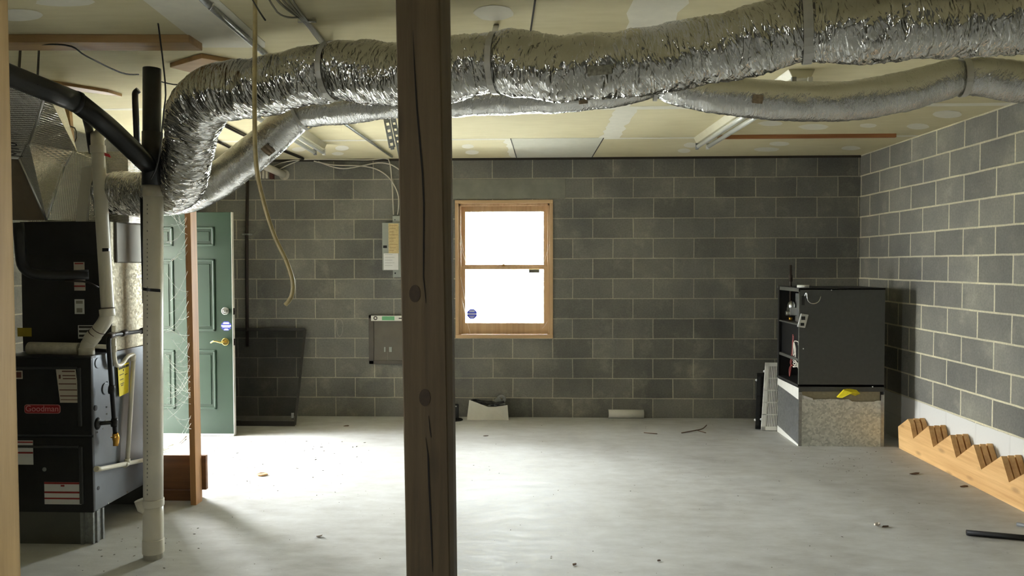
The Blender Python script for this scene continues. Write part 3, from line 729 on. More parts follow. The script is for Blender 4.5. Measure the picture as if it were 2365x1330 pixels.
# yellow tag on the side
q = [side(272, 846, .012), side(298, 836, .012), side(297, 906, .012), side(276, 916, .012)]
tg = obj('energy_tag', MB().hexa(q, (-.002, 0, 0)), M_YEL, fur)
tp = MB()
def on_tag(u, v): return q[0] * (1 - u) * (1 - v) + q[1] * u * (1 - v) + q[2] * u * v + q[3] * (1 - u) * v + Vector((.0012, 0, 0))
for u0, v0, u1, v1 in [(.06, .05, .18, .13), (.22, .05, .34, .13), (.38, .05, .5, .13), (.54, .05, .66, .13), (.7, .05, .82, .13), (.85, .05, .95, .13), (.45, .16, .52, .22), (.1, .3, .5, .32), (.6, .35, .85, .37), (.12, .46, .45, .48), (.15, .6, .5, .62), (.2, .66, .45, .68)]:
    tp.hexa([on_tag(u0, v0), on_tag(u1, v0), on_tag(u1, v1), on_tag(u0, v1)], (-.0008, 0, 0))
obj('tag_lettering', tp, M_INK, tg)

# stand under the furnace: sheet panel and corner channels
sta = thing('furnace_stand', 'grey sheet metal stand with corner channels beneath the black furnace', 'stand', ((FX0 + FX1) / 2, (FY0 + FY1) / 2, 0))
obj('front_panel', MB().box((FX0, FY0 + .005, 0), (FX1 - .075, FY0 + .012, FZ0 - .0005)), M_GREYST, sta)
obj('back_panel', MB().box((FX0, FY1 - .012, 0), (FX1, FY1 - .004, FZ0 - .0005)), M_GREYST, sta)
ch = MB(); cx = FX1 - .075
ch.box((cx, FY0 + .0, 0), (cx + .018, FY0 + .02, FZ0 - .0005)).box((cx + .018, FY0 + .016, 0), (FX1 - .012, FY0 + .022, FZ0 - .0005)).box((FX1 - .012, FY0 + .005, 0), (FX1 - .004, FY0 + .10, FZ0 - .0005)).box((FX1 - .018, FY0 + .085, 0), (FX1 + .004, FY0 + .10, FZ0 - .0005)).box((FX1 - .014, FY0 + .03, 0), (FX1 + .004, FY0 + .045, FZ0 - .0005))
obj('corner_channel', ch, M_GALV, sta)
obj('corner_channel', MB().box((FX1 - .03, FY1 - .12, 0), (FX1 - .02, FY1 - .013, FZ0 - .0005)).box((FX1 - .034, FY1 - .125, 0), (FX1 - .012, FY1 - .112, FZ0 - .0005)), M_GALV, sta)

# cooling coil case above it
CY0, CZ1 = -3.38, 1.815
coil = thing('coil_cabinet', 'dark evaporator coil case on top of the black furnace, with small white labels', 'cabinet', ((FX0 + FX1) / 2, -3.1, FZ1))
obj('side_panel', MB().box((FX0, CY0 + .006, FZ1 + .002), (FX1 - .004, FY1, CZ1)), M_GALV_COIL, coil, bev=.003)
obj('front_panel', MB().box((FX0, CY0, FZ1 + .002), (FX1 - .002, CY0 + .005, CZ1 - .19)), M_COIL, coil)
obj('upper_panel', MB().box((FX0, CY0 - .004, CZ1 - .19), (FX1 - .002, CY0 + .005, CZ1)), M_COIL, coil, bev=.002)
iw = MB(); iw.box((FX1 - .006, CY0 + .05, 1.575), (FX1 + .008, FY1 - .004, CZ1)); obj('foil_wrap', iw, foil_mat('wrap_foil', 20, 20, .4, .6, (.17, .165, .145, 1)), coil, bev=.006)
K = lambda *a, **k: label_card('label', *a, **k)
K(170, 605, 195, 625, [(.1, .25, .1, .9)], M_PAPER, coil, Y=CY0 - .002); K(171, 641, 197, 671, [(.6, .72, 0, 1)], M_PAPER, coil, Y=CY0 - .002)
K(172, 691, 195, 725, [(.1, .3, .15, .85), (.6, .9, .2, .8)], M_PAPERW, coil, Y=CY0 - .002, smat=plain('faint_ink', (140, 136, 122), .7))
K(180, 751, 232, 782, [(.05, .22, .04, 1), (.36, .54, .04, 1), (.7, .86, .04, 1)], M_PAPERW, coil, Y=CY0 - .002, smat=M_INK)
K(40, 757, 73, 777, [], M_DYEL, coil, Y=CY0 - .002)
# refrigerant line set wrapped in black foam
ln = MB(); pth = rounded([P(42, 515, 4.12), P(46, 560, 4.12), P(52, 632, 4.14), P(130, 636, 4.2), P(205, 634, 4.28)], .09)
ln.tube(pth, .028, 14); o = obj('insulated_line', ln, M_BLACKPL); tag(o, 'thick black foam-wrapped line elbowing across the dark coil case', 'pipe')
ln = MB(); ln.tube(rounded([P(150, 648, 4.22), P(200, 650, 4.27), P(228, 664, 4.31)], .03), .006, 8); o = obj('copper_line', ln, M_BROWNPIPE); tag(o, 'thin dark copper line below the foam-wrapped line on the coil case', 'pipe')

# supply plenum of foil faced board on top
ple = thing('plenum', 'shiny foil-faced duct board plenum above the dark coil case', 'plenum', ((FX0 + FX1) / 2, -3.1, CZ1))
B_ = P(108, 508, 4.36); A_ = P(45, 366, 4.20); C_ = P(150, 385, 4.44); E_ = P(-40, 508, 4.34); G_ = P(-40, 362, 4.16)
D_ = P(246, 514, 4.52); R_ = P(246, 378, 4.52); Hh = P(67, 332, 4.12); I_ = P(105, 222, 3.75); J_ = P(-40, 180, 3.62); K_ = P(132, 214, 4.25); L_ = P(172, 350, 4.46)
def facet(name, pts, mat, back=(0, .03, 0)):
    m = MB(); m.hexa(pts, back); return obj(name, m, mat, ple, bev=.002)
facet('bare_panel', [E_, B_, A_, G_], M_PLUMB)
facet('gusset_panel', [A_, B_, C_, L_, Hh], M_EMB)
facet('front_panel', [B_, D_, R_, L_, C_], M_EMB)
up = facet('upper_panel', [G_, A_, Hh, I_, J_], M_EMB)
facet('sloped_panel', [Hh, L_, K_, I_], M_EMB)
bk = MB(); zt = ZC - .02
bk.box((FX0 - .1, -3.17, CZ1 + .004), (FX1 - .004, FY1, 2.25)); obj('box', bk, M_EMB, ple)
tb = MB()
for a, b, w in ((A_, B_, .014), (B_, C_, .012), (Hh, I_, .016), (G_, A_, .012), (C_, L_, .01)): tb.tube([a + Vector((0, -.004, 0)), b + Vector((0, -.004, 0))], w * .45, 8)
obj('seam_tape', tb, foil_mat('tape_foil', 60, 60, .5, .28), ple)
t0 = P(190, 505, 4.44); obj('tape_band', MB().hexa([P(175, 512, 4.4), P(198, 514, 4.42), P(212, 385, 4.42), P(188, 385, 4.4)], (0, .02, 0)), foil_mat('grey_tape', 40, 40, .4, .4, (.5, .48, .42, 1)), ple)
pn_ = (I_ - A_).cross(J_ - A_).normalized(); pn_ = pn_ if pn_.dot(CP - A_) > 0 else -pn_
def on_panel(x, y): r = ray(x, y); return CP + r * ((A_ - CP).dot(pn_) / r.dot(pn_)) + pn_ * .03
text('panel_print', 'M10', M_INK, ple, on_panel(36, 335), .085, on_panel(33, 300) - on_panel(33, 372), on_panel(20, 335) - on_panel(46, 335), ext=.0008)
# red tape scrap near the stub
o = obj('tape_scrap', MB().hexa([P(233, 350, 4.3), P(252, 356, 4.3), P(256, 364, 4.3), P(236, 358, 4.3)], (0, .004, 0)), M_REDP, ple); o['label'] = 'bright red tape scrap'

# ------------------------------------------------------------------ pipes around the furnace
def pipe(name, label, cat, pts, r, mat, rad=.05, seg=16, group=None, base=None):
    m = MB(); m.tube(rounded(pts, rad), r, seg); o = obj(name, m, mat); tag(o, label, cat, group); return o
# white flue
fl = thing('flue_pipe', 'white plastic flue pipe rising crooked from the furnace top to beside the plenum', 'pipe', P(200, 822, 4.26))
pA = [pY(200, 822, -3.5), pY(200, 803, -3.5), pY(209, 786, -3.5), pY(242, 742, -3.5), pY(249, 714, -3.5)]
m = MB(); m.tube(spline(pA, .012), .038, 18); obj('lower_offset', m, M_PVC, fl)
top = [pY(249, 714, -3.5), pY(226, 342, -3.46), pY(228, 318, -3.44), pY(236, 307, -3.40), pY(246, 304, -3.33), pY(252, 312, -3.25)]
m = MB(); m.tube(spline(top, .02), .0355, 18); obj('riser', m, M_PVC, fl)
for (x, y, Y, dx, dy) in ((200, 812, -3.5, 0, 1), (248, 722, -3.5, .1, 1), (226, 345, -3.46, .06, 1), (214, 779, -3.5, .6, .8)):
    c = pY(x, y, Y); d = Vector((-dx, 0, 1)) if dy == 1 and dx < .5 else Vector((.62, 0, .78))
    m = MB(); m.tube([c - d * .022, c + d * .022], .042, 18); obj('hub', m, M_PVC, fl, bev=.003)
gl = MB()
for (x, y, d) in ((249, 711, Vector((-.06, 0, 1))), (228, 762, Vector((.62, 0, .78))), (219, 771, Vector((.62, 0, .78)))):
    c = pY(x, y, -3.5); gl.tube([c - d * .002, c + d * .002], .0395, 18)
obj('glue_stripe', gl, plain('purple_primer', (70, 44, 40), .6), fl)
obj('tape_mark', MB().hexa([pY(236, 573, -3.542), pY(251, 573, -3.542), pY(251, 580, -3.542), pY(236, 581, -3.542)], (0, .01, 0)), M_BLACKPL, fl)
m = MB(); m.tube([pY(68, 804, -3.5) + Vector((0, 0, 0)), pY(184, 806, -3.5)], .036, 18); o = obj('pipe_offcut', m, M_PVCD); tag(o, 'short dusty white pipe lying across the furnace top', 'pipe')
m = MB(); m.tube([pY(216, 799, -3.45), pY(248, 801, -3.45)], .013, 12); o = obj('pipe_stub', m, M_PVC); tag(o, 'thin white pipe stub beside the flue elbow on the furnace top', 'pipe')
# black iron gas pipe
ga = thing('gas_pipe', 'black iron gas pipe with brass end on the furnace side', 'pipe', side(262, 1030, .06))
gX = FX1 + .06
gp = [pX(338, 763, gX), pX(262, 773, gX), pX(251, 778, gX), pX(251, 800, gX), pX(264, 975, gX), pX(266, 1000, gX)]
m = MB(); m.tube(rounded(gp, .03), .0125, 12); obj('pipe_run', m, M_BLKPIPE, ga)
for (x, y) in ((256, 775), (286, 769), (330, 763), (258, 899), (264, 975)):
    c = pX(x, y, gX); i = Vector((0, 1, .12)) if y < 790 else Vector((.06, .05, 1)); i.normalize()
    m = MB(); m.tube([c - i * .025, c - i * .012, c + i * .012, c + i * .025], [.016, .019, .019, .016], 12); obj('fitting', m, M_BROWNPIPE if y < 790 else M_BLKPIPE, ga)
m = MB(); m.tube([pX(264, 975, gX), side(226, 978, -.0)], .0115, 12); obj('branch', m, M_BLKPIPE, ga)
c = side(226, 978); m = MB(); m.tube([c, c + Vector((.012, 0, 0))], [.036, .018], 20); obj('grommet', m, M_BLACKPL, ga)
m = MB(); m.tube([pX(266, 1000, gX), pX(268, 1012, gX), pX(268, 1020, gX), pX(267, 1030, gX)], [.015, .02, .016, .014], 10); m.box(pX(262, 1008, gX) - Vector((.012, .008, .006)), pX(262, 1012, gX) + Vector((.012, .008, .01))); obj('drip_cap', m, M_BRASS, ga)
# condensate drain
dr = thing('drain_line', 'white plastic condensate drain with a trap on the furnace side', 'pipe', side(280, 1085, .03))
dX = FX1 + .032
m = MB(); m.tube(rounded([pX(263, 752, dX), pX(263, 822, dX), pX(268, 846, dX), pX(282, 842, dX), pX(294, 822, dX), pX(310, 818, dX), pX(308, 835, dX), pX(294, 1072, dX)], .045), .0125, 12); obj('trap', m, M_PVC, dr)
m = MB(); m.tube([pX(222, 1083, dX), pX(232, 1083, dX), pX(338, 1061, dX)], [.016, .013, .013], 12); obj('run', m, M_PVC, dr)
for x, y, d in ((263, 806, (0, 0, 1)), (307, 826, (0, 0, 1)), (294, 1066, (0, 0, 1)), (291, 1072, (0, 1, .1)), (263, 774, (0, 0, 1))):
    c = pX(x, y, dX); d = Vector(d); m = MB(); m.tube([c - d * .018, c + d * .018], .0165, 12); obj('coupling', m, M_PVC, dr)
# waste stack: white below, black above, with the black branch from upper left
ws = thing('waste_stack', 'upright waste pipe, white below and black above, in front of the green door', 'pipe', P(354, 1288, 4.035))
vA, vB, vC = P(354, 1288, 4.035), P(354, 432, 4.0), P(351, 158, 3.97)
def at(t): return vA + (vB - vA) * t
m = MB(); m.tube([vA, at(.5), vB], .0495, 24); obj('lower_pipe', m, M_PVC, ws)
for ya_, yb_ in ((1150, 1167), (1243, 1276)):
    ta = (1288 - ya_) / (1288 - 432); tb_ = (1288 - yb_) / (1288 - 432); m = MB(); m.tube([at(ta), at(tb_)], .0545, 24); obj('hub', m, M_PVC, ws, bev=.003)
m = MB(); t1, t2 = at(.06), at(.155); m.tube([at(.045), at(.06), at(.1), at(.155)], [.05, .0515, .0515, .05], 24); m.tube([at(.13), at(.135) + Vector((-.05, -.01, .015)), at(.145) + Vector((-.06, -.012, .03))], [.04, .036, .034], 16); obj('cleanout_tee', m, M_PVC, ws)
t = (1288 - 664) / 856.; cc = at(t)
pts = []
for k in range(15):
    th = math.radians(-160 + k * 10); pts.append(cc + Vector((math.cos(th) * .0505, math.sin(th) * .0505, -.0009 * k)))
tm = MB(); vs = []
for q_ in pts: vs += [q_ + Vector((0, 0, .008)), q_ - Vector((0, 0, .008))]
tm.add(vs, [(2 * i, 2 * i + 1, 2 * i + 3, 2 * i + 2) for i in range(14)]); obj('tape_band', tm, M_BLACKPL, ws)
pr = MB(); rndp = random.Random(3)
for k in range(70):
    tt = .18 + k * .0115; c0 = at(tt); w = .004 if rndp.random() > .15 else 0
    if w: pr.box((c0.x - .012 + .004, c0.y - .0502, c0.z - .006 * rndp.uniform(.4, 1)), (c0.x - .012 + .008, c0.y - .048, c0.z + .004))
obj('pipe_lettering', pr, plain('print_grey', (120, 118, 108), .6), ws)
m = MB(); m.tube([vB - Vector((0, 0, .05)), vB + Vector((0, 0, .012))], .0535, 24); obj('clear_coupling', m, plain('primer_stain', (150, 142, 122), .35), ws)
m = MB(); m.tube([vB + Vector((0, 0, .008)), P(351, 300, 3.98), vC], [.047, .046, .045], 24); obj('upper_pipe', m, M_ABS, ws)
m = MB(); m.tube([P(352, 428, 3.99), P(352, 305, 3.98)], .0515, 24)
br = [P(-30, 152, 3.25), P(20, 173, 3.32), P(100, 205, 3.42), P(178, 236, 3.55), P(250, 292, 3.74), P(300, 340, 3.85), P(350, 388, 3.98)]
m2 = MB(); m2.tube(br[:4], .049, 20); obj('branch_pipe', m2, plain('grey_black_pipe', (50, 50, 48), .28, vary=.15), ws)
m.tube(rounded(br[3:], .1), .049, 20); obj('wye_fitting', m, M_ABS, ws)
c = br[3]; d = (br[3] - br[2]).normalized(); m = MB(); m.tube([c - d * .012, c + d * .01], .0515, 20); obj('clamp_ring', m, M_BLKPIPE, ws)
c = br[4]; 
pipe('vent_pipe', 'thin black capped pipe just left of the black stack', 'pipe', [P(319, 384, 4.28), P(312, 226, 4.28), P(312, 214, 4.28), P(320, 208, 4.28)], .017, M_ABS, group=None)
o = pipe('drop_pipe', 'black pipe dropping behind the white flue elbow', 'pipe', [P(195, 250, 3.9), P(206, 300, 4.3), P(214, 352, 4.38)], .022, M_ABS)
o = pipe('riser_pipe', 'slim black pipe running down behind the white waste stack', 'pipe', [P(328, 440, 4.15), P(334, 700, 4.16)], .012, M_ABS)
# strap loops holding the black branch
for (x, y0_, d, lab) in ((47, 112, 3.32, 'wide black hanger on the black branch pipe nearest the left stud'), (90, 112, 3.36, 'narrow black hanger strap further along the black branch pipe')):
    a = pZ(x, y0_, ZC - .002); bq = P(x - 4, 196 if x > 60 else 176, d)
    m = MB(); m.bar(a, bq, .018 if x < 60 else .012, .003, (0, 1, 0)); o = obj('pipe_hanger', m, M_BLKPIPE); tag(o, lab, 'hanger')

# ================================================================== POSTS AND STUDS
def post_mesh(pts_bot, pts_top):
    n = len(pts_bot); m = MB(); m.add(list(pts_bot) + list(pts_top), [tuple(reversed(range(n))), tuple(range(n, 2 * n))] + [(i, (i + 1) % n, (i + 1) % n + n, i + n) for i in range(n)]); return m
pd = 1.72
fl_t, fr_t = P(913, 0, pd), P(1016, 0, pd); fl_b, fr_b = P(938, 1330, pd), P(1040, 1330, pd)
def ext_line(a, b, z): t = (z - a.z) / (b.z - a.z); return a + (b - a) * t
tl, tr = ext_line(fl_b, fl_t, ZC), ext_line(fr_b, fr_t, ZC); bl, brr = ext_line(fl_b, fl_t, 0), ext_line(fr_b, fr_t, 0)
dT = Vector((.016, .098, 0)); dB = Vector((.0, .098, 0))
po = thing('wooden_post', 'weathered square timber post with a long crack, standing in the middle foreground', 'post', (bl + brr) / 2 + dB / 2)
pmesh = post_mesh([bl, brr, brr + dB, bl + dB], [tl, tr, tr + dT, tl + dT]); obj('shaft', pmesh, M_POST, po, bev=.003)
crk = MB(); cp_ = [(954, 70), (957, 150), (963, 250), (970, 330), (976, 400), (979, 470), (978, 640), (984, 700)]
def front(x, y): p = P(x, y, pd); return p + Vector((0, -.0006, 0))
def crack(pts, w):
    vs = []
    for i, (x, y) in enumerate(pts):
        ww = w * math.sin(math.pi * (i + .4) / (len(pts))) ; vs += [front(x - ww, y), front(x + ww, y)]
    crk.add(vs, [(2 * i, 2 * i + 1, 2 * i + 3, 2 * i + 2) for i in range(len(pts) - 1)])
crack(cp_, 2.2); crack([(983, 1010), (988, 1045), (989, 1060), (991, 1120), (995, 1200), (998, 1290), (999, 1320)], 2.0); crack([(990, 960), (993, 990), (996, 1010)], 1.2)
obj('split', crk, plain('crack_dark', (22, 17, 12), .9), po)
for x, y, rx, ry in ((958, 678, 13, 20), (981, 918, 13, 20)):
    q_ = [front(x + rx * math.cos(2 * math.pi * k / 20), y + ry * math.sin(2 * math.pi * k / 20)) for k in range(20)]
    obj('knot', MB().add(q_, [tuple(range(20))]), plain('knot_dark', (58, 44, 28), .7, vary=.3, vs=60), po)
# stud right beside the camera
sd_ = 1.75
a, b = P(18, 0, sd_), P(48, 1330, sd_); tR = ext_line(b, a, ZC); bR = ext_line(b, a, 0)
wv = Vector((-.14, 0, 0)); dp = Vector((-.034, .038, 0))
m = post_mesh([bR + wv, bR, bR + dp, bR + wv + dp], [tR + wv, tR, tR + dp, tR + wv + dp]); o = obj('wall_stud', m, M_STUD, bev=.002); tag(o, 'pale raw lumber stud at the left edge of the picture', 'stud')
# stud beside the open door
f0, f1 = pY(440, 1167, -2.90), pY(426, 490, -2.90); wv = Vector((.038, 0, 0)); dp = Vector((.0, .089, 0))
tA = ext_line(f0, f1, ZC - .012); bA = ext_line(f0, f1, 0)
bA = Vector((bA.x, -2.9, 0)); tA = Vector((tA.x, -2.9, ZC))
m = post_mesh([bA, bA + wv, bA + wv + dp, bA + dp], [tA, tA + wv, tA + wv + dp, tA + dp]); o = obj('wall_stud', m, M_PINEV, bev=.002); tag(o, 'orange-brown two-by-four stud standing in front of the green door', 'stud')
bx = pY(380, 1160, -2.86)
m = MB(); m.box((bx.x - .35, -2.80, .072), (bA.x + .06, -2.77, .30)); o = obj('plank', m, M_BROWN, bev=.002); tag(o, 'brown plank standing on edge behind the door-side stud', 'plank')
m = MB(); m.box((bx.x - .35, -2.81, .0), (bA.x - .003, -2.72, .07)); o = obj('sole_plate', m, M_BROWN, bev=.002); tag(o, 'brown floor plate under the plank at the door-side stud', 'plate')
# boards on the ceiling
a, b = pZ(10, 94, ZC - .038), pZ(437, 98, ZC - .038)
m = MB(); m.hexa([(a.x - .5, a.y, ZC - .038), (b.x, b.y, ZC - .038), (b.x, b.y + .14, ZC - .038), (a.x - .5, a.y + .14, ZC - .038)], (0, 0, .038)); o = obj('furring_board', m, M_PINEX, bev=.003); tag(o, 'long pale board fixed under the ceiling at upper left', 'board')
a, b = pZ(392, 154, ZC - .02), pZ(476, 138, ZC - .02)
m = MB(); m.hexa([(a.x, a.y, ZC - .025), (b.x, b.y - .05, ZC - .025), (b.x + .15, b.y + .09, ZC - .025), (a.x + .08, a.y + .14, ZC - .025)], (0, 0, .025)); o = obj('wood_block', m, M_PINEX, bev=.003); tag(o, 'small wood block on the ceiling above the bend of the large duct', 'block')
a, b = pZ(100, 190, ZC - .02), pZ(250, 214, ZC - .02)
m = MB(); m.hexa([(a.x, a.y, ZC - .018), (b.x, b.y, ZC - .018), (b.x + .02, b.y + .12, ZC - .018), (a.x, a.y + .2, ZC - .018)], (0, 0, .018)); o = obj('torn_board', m, M_PINEX, bev=.002); tag(o, 'torn wood scrap on the ceiling above the black branch pipe', 'board')
m = MB(); m.hexa([P(138, 232, 4.7), P(158, 232, 4.7), P(166, 330, 4.7), P(150, 330, 4.7)], (0, .03, 0)); o = obj('wood_offcut', m, M_PINEX); tag(o, 'upright wood offcut tucked beside the foil plenum', 'board')
a, b = pZ(1655, 322, ZC - .03), pZ(2127, 314, ZC - .03); yy = (a.y + b.y) / 2
m = MB(); m.box((a.x, yy, ZC - .032), (-.235, yy + .03, ZC)); o = obj('ceiling_strip', m, M_RED, bev=.002); tag(o, 'reddish wood strip along the ceiling near the back wall', 'strip')

# ================================================================== LIGHTS (unlit), CONDUITS, CABLES
def tube_light(name, label, p0, p1, w=.11, h=.05):
    t = thing(name, label, 'light', (p0 + p1) / 2, None); d = (p1 - p0).normalized(); s_ = d.cross(Vector((0, 0, 1))).normalized()
    def z(p, zz): return Vector((p.x, p.y, zz))
    body = MB(); q = [z(p0, ZC) + s_ * (-w / 2), z(p0, ZC - h) + s_ * (-w * .34), z(p0, ZC - h) + s_ * (w * .34), z(p0, ZC) + s_ * (w / 2)]
    body.hexa(q, z(p1, 0) - z(p0, 0)); obj('housing', body, M_FIXT, t, bev=.004)
    for sg in (-1, 1):
        a, b = z(p0, ZC - h - .03) + s_ * (sg * w * .3) + d * .03, z(p1, ZC - h - .03) + s_ * (sg * w * .3) - d * .03
        m = MB(); m.tube([a, b], .017, 14); obj('fluorescent_tube', m, M_TUBE, t)
        for e_, dd in ((a, d), (b, -d)):
            m = MB(); m.bar(e_ - dd * .03 + Vector((0, 0, .035)), e_ - dd * .03 - Vector((0, 0, .02)), .024, .02, (0, 1, 0)); m.tube([e_ - dd * .022, e_ + dd * .02], .0175, 12); obj('lampholder', m, M_GREYPL if sg < 0 else M_WHITE, t)
    return t
lf_, ln_ = pZ(1622, 326, ZC - .03), pZ(1852, 172, ZC - .03)
tube_light('tube_light', 'bare twin-tube ceiling light seen below the foil ducts on the right', ln_, lf_, .15)
lf_, ln_ = pZ(738, 340, ZC - .03), pZ(640, 276, ZC - .03)
ln_ = lf_ + (ln_ - lf_) * 1.3
tube_light('tube_light', 'pale boxed ceiling light behind the sloping thin duct on the left', ln_, lf_, .13)
def zcl(x, y, z=ZC - .014): return pZ(x, y, z)
pipe('conduit', 'grey metal conduit along the ceiling left of the hanging tube', 'conduit', [zcl(440, -30), zcl(480, 10), zcl(622, 134), zcl(700, 205)], .014, M_GALV)
pipe('conduit', 'thin grey conduit running along the ceiling to the electric panel', 'conduit', [zcl(760, 262), zcl(795, 285), zcl(905, 362)], .011, M_GALV)
pipe('ceiling_rail', 'dark narrow rail on the ceiling ending at the back wall, behind the sloping duct', 'rail', [zcl(470, 265), zcl(560, 310), zcl(700, 366)], .014, M_BROWNPIPE)
pipe('ceiling_rail', 'second dark narrow rail on the ceiling left of the sloping thin duct', 'rail', [zcl(480, 316), zcl(540, 345)], .011, M_BROWNPIPE)
# conduit clip
m = MB(); c = zcl(484, 12); 
for k in range(1): m.tube([c + Vector((-.02, 0, .01)), c + Vector((0, 0, -.02)), c + Vector((.02, 0, .01))], .004, 8)
o = obj('conduit_clip', m, M_CHROME); tag(o, 'bright clip on the ceiling conduit at the top of the picture', 'clip')
def cable(name, label, pts, r, mat, cat='cable', group=None, step=.03):
    m = MB(); m.tube(spline(pts, step), r, 8); o = obj(name, m, mat); tag(o, label, cat, group); return o
G1 = 'cables bundled along the ceiling'
for i, (dx, lab) in enumerate(((-16, 'leftmost grey cable of the ceiling bundle left of the post'), (-5, 'second grey cable of the ceiling bundle left of the post'), (6, 'third grey cable of the ceiling bundle left of the post'), (16, 'rightmost grey cable of the ceiling bundle left of the post'))):
    cable('ceiling_cable', lab, [zcl(640 + dx * 1.5, -40, ZC - .012), zcl(664 + dx, 8, ZC - .018), zcl(706 + dx * .3, 50, ZC - .016), zcl(735 + dx * .35, 85, ZC - .014), zcl(760 + dx * .3, 118, ZC - .012)], .0055, M_CABLEG, group=G1)
cable('ceiling_cable', 'drooping grey cable loop below the ceiling bundle left of the post', [zcl(618, -8, ZC - .02), zcl(640, 28, ZC - .06), zcl(665, 40, ZC - .05), zcl(690, 40, ZC - .02)], .004, M_CABLEG, group=G1)
c = zcl(704, 48, ZC - .015); m = MB(); m.box(c - Vector((.03, .008, .006)), c + Vector((.05, .008, .006))); o = obj('cable_staple', m, M_CHROME); tag(o, 'shiny staple over the ceiling cable bundle', 'staple')
# hanging tube and wires
hz = pZ(589, -60, ZC)
hp = [hz, P(589, 60, 2.85), P(588, 250, 2.86), P(592, 380, 2.88), P(610, 470, 2.9), P(634, 545, 2.9), P(660, 600, 2.9), P(676, 650, 2.9), P(673, 685, 2.9), P(659, 704, 2.9)]
m = MB(); m.tube(spline(hp, .015), .0085, 12); o = obj('hanging_tube', m, M_HOSE); tag(o, 'yellowed plastic tube dangling from the ceiling, curling at its end', 'tube')
cable('hanging_wire', 'thin dark wire hanging from the ceiling beside the black stack', [zcl(352, -20, ZC), P(366, 60, 3.4), P(382, 200, 3.5), P(378, 260, 3.6), P(366, 370, 3.75), P(348, 414, 3.85)], .0035, M_WIRE, 'wire')
cable('loose_wire', 'short dark wire end poking down next to the dangling tube', [zcl(572, -20, ZC - .01), P(600, 28, 2.6), P(613, 47, 2.55)], .003, M_WIRE, 'wire')
cable('ceiling_wire', 'dark thin wire sagging below the pale ceiling board', [zcl(20, 106, ZC - .01), zcl(150, 104, ZC - .05), zcl(200, 130, ZC - .06), zcl(280, 168, ZC - .06), zcl(320, 172, ZC - .03)], .004, M_WIRE, 'wire')
cable('ceiling_wire', 'dark thin wire running right from the black stack to the duct bend', [zcl(362, 186, ZC - .01), zcl(400, 195, ZC - .01), zcl(440, 196, ZC - .006)], .004, M_WIRE, 'wire')
cable('wire_loop', 'small loop of pale wire beside the foil plenum', [P(150, 290, 4.5), P(172, 295, 4.5), P(178, 318, 4.5), P(165, 335, 4.5), P(152, 332, 4.5)], .004, M_CABLEG, 'wire')
# slotted angle hanging from the ceiling
def slotted(label, x0, y0, x1, y1, d0, d1, w):
    a, b = P(x0, y0, d0), P(x1, y1, d1); m = MB(); n = max(3, int((b - a).length / .04)); dirv = (b - a); t = dirv.normalized(); s_ = t.cross(Vector((0, 1, 0))).normalized()
    # two rails joined by rungs leave square punched holes
    for k in (-1, 1): m.bar(a + s_ * k * w * .36, b + s_ * k * w * .36, w * .28, .003, (0, 1, 0))
    for i in range(n + 1):
        c = a + dirv * (i / n); m.bar(c - s_ * w * .3, c + s_ * w * .3, .024, .0028, (0, 1, 0))
    o = obj('slotted_angle', m, M_GALV); tag(o, label, 'bracket', 'punched steel hangers beside the post'); return o
top_a = P(885, 262, 4.9)
slotted('short punched steel hanger below the thin duct, left of the post', 888, 248, 906, 341, 4.6, 4.6, .04)
slotted('long punched steel hanger slanting down behind the post', 903, 250, 935, 400, 4.65, 4.9, .034)
# cables on the back wall
GW = 'cables along the top of the back wall'
def wl(x, y, Y=-.02): return pY(x, y, Y)
cable('wall_cable', 'white cable running straight under the ceiling to the electric panel', [wl(702, 368), wl(760, 368), wl(850, 369), wl(890, 366), wl(900, 376), wl(905, 420), wl(909, 496)], .006, M_CABLE, group=GW)
cable('wall_cable', 'white cable sagging low along the wall top, then down to the electric panel', [wl(725, 372), wl(770, 381), wl(830, 383), wl(870, 391), wl(900, 412), wl(918, 445), wl(921, 470), wl(918, 496)], .006, M_CABLE, group=GW)
cable('wall_cable', 'white cable dipping and rising again toward the post', [wl(735, 373), wl(770, 386), wl(800, 389), wl(840, 382), wl(875, 376), wl(905, 381), wl(935, 402)], .006, M_CABLE, group=GW)
cable('wall_cable', 'upper white cable fanning left from the ceiling corner above the capped pipe', [wl(690, 369), wl(650, 376), wl(612, 394)], .006, M_CABLE, group=GW)
cable('wall_cable', 'lower white cable fanning left from the ceiling corner above the capped pipe', [wl(692, 370), wl(665, 381), wl(636, 396)], .006, M_CABLE, group=GW)
# pipes through the back wall
pt = thing('pipe_cluster', 'white pipe with collar and stubs entering the back wall high beside the door', 'pipe', wl(640, 400))
m = MB(); m.tube([pY(598, 378, -.3), pY(655, 403, -.01)], .036, 16); obj('pipe_run', m, M_PVC, pt)
c = pY(657, 404, 0); m = MB(); m.disc(c, (0, -1, 0), .055, .012, 20); obj('collar', m, M_PVCD, pt)
for x in (600, 608, 616): m = MB(); m.tube([pY(x, 394, -.14), pY(x, 412, -.14)], .013, 10); obj('stub', m, M_PVC, pt)
m = MB(); m.box(pY(622, 413, -.1), pY(634, 400, -.06)); o = obj('valve_body', m, plain('valve_red', (92, 52, 44), .6), pt)
dw = thing('wall_pipe', 'dark upright pipe with a pale clamp on the back wall right of the door', 'pipe', pY(571, 770, -.03))
m = MB(); m.tube([pY(572, 392, -.03), pY(570, 540, -.03), pY(571, 800, -.03)], .016, 12); obj('pipe_run', m, M_BROWNPIPE, dw)
c = pY(570, 541, -.03); m = MB(); m.box(c + Vector((-.05, .0, -.008)), c + Vector((.05, .025, .008))); m.box(c + Vector((-.018, -.02, -.008)), c + Vector((.018, .012, .008))); obj('clamp', m, M_GALV, dw)

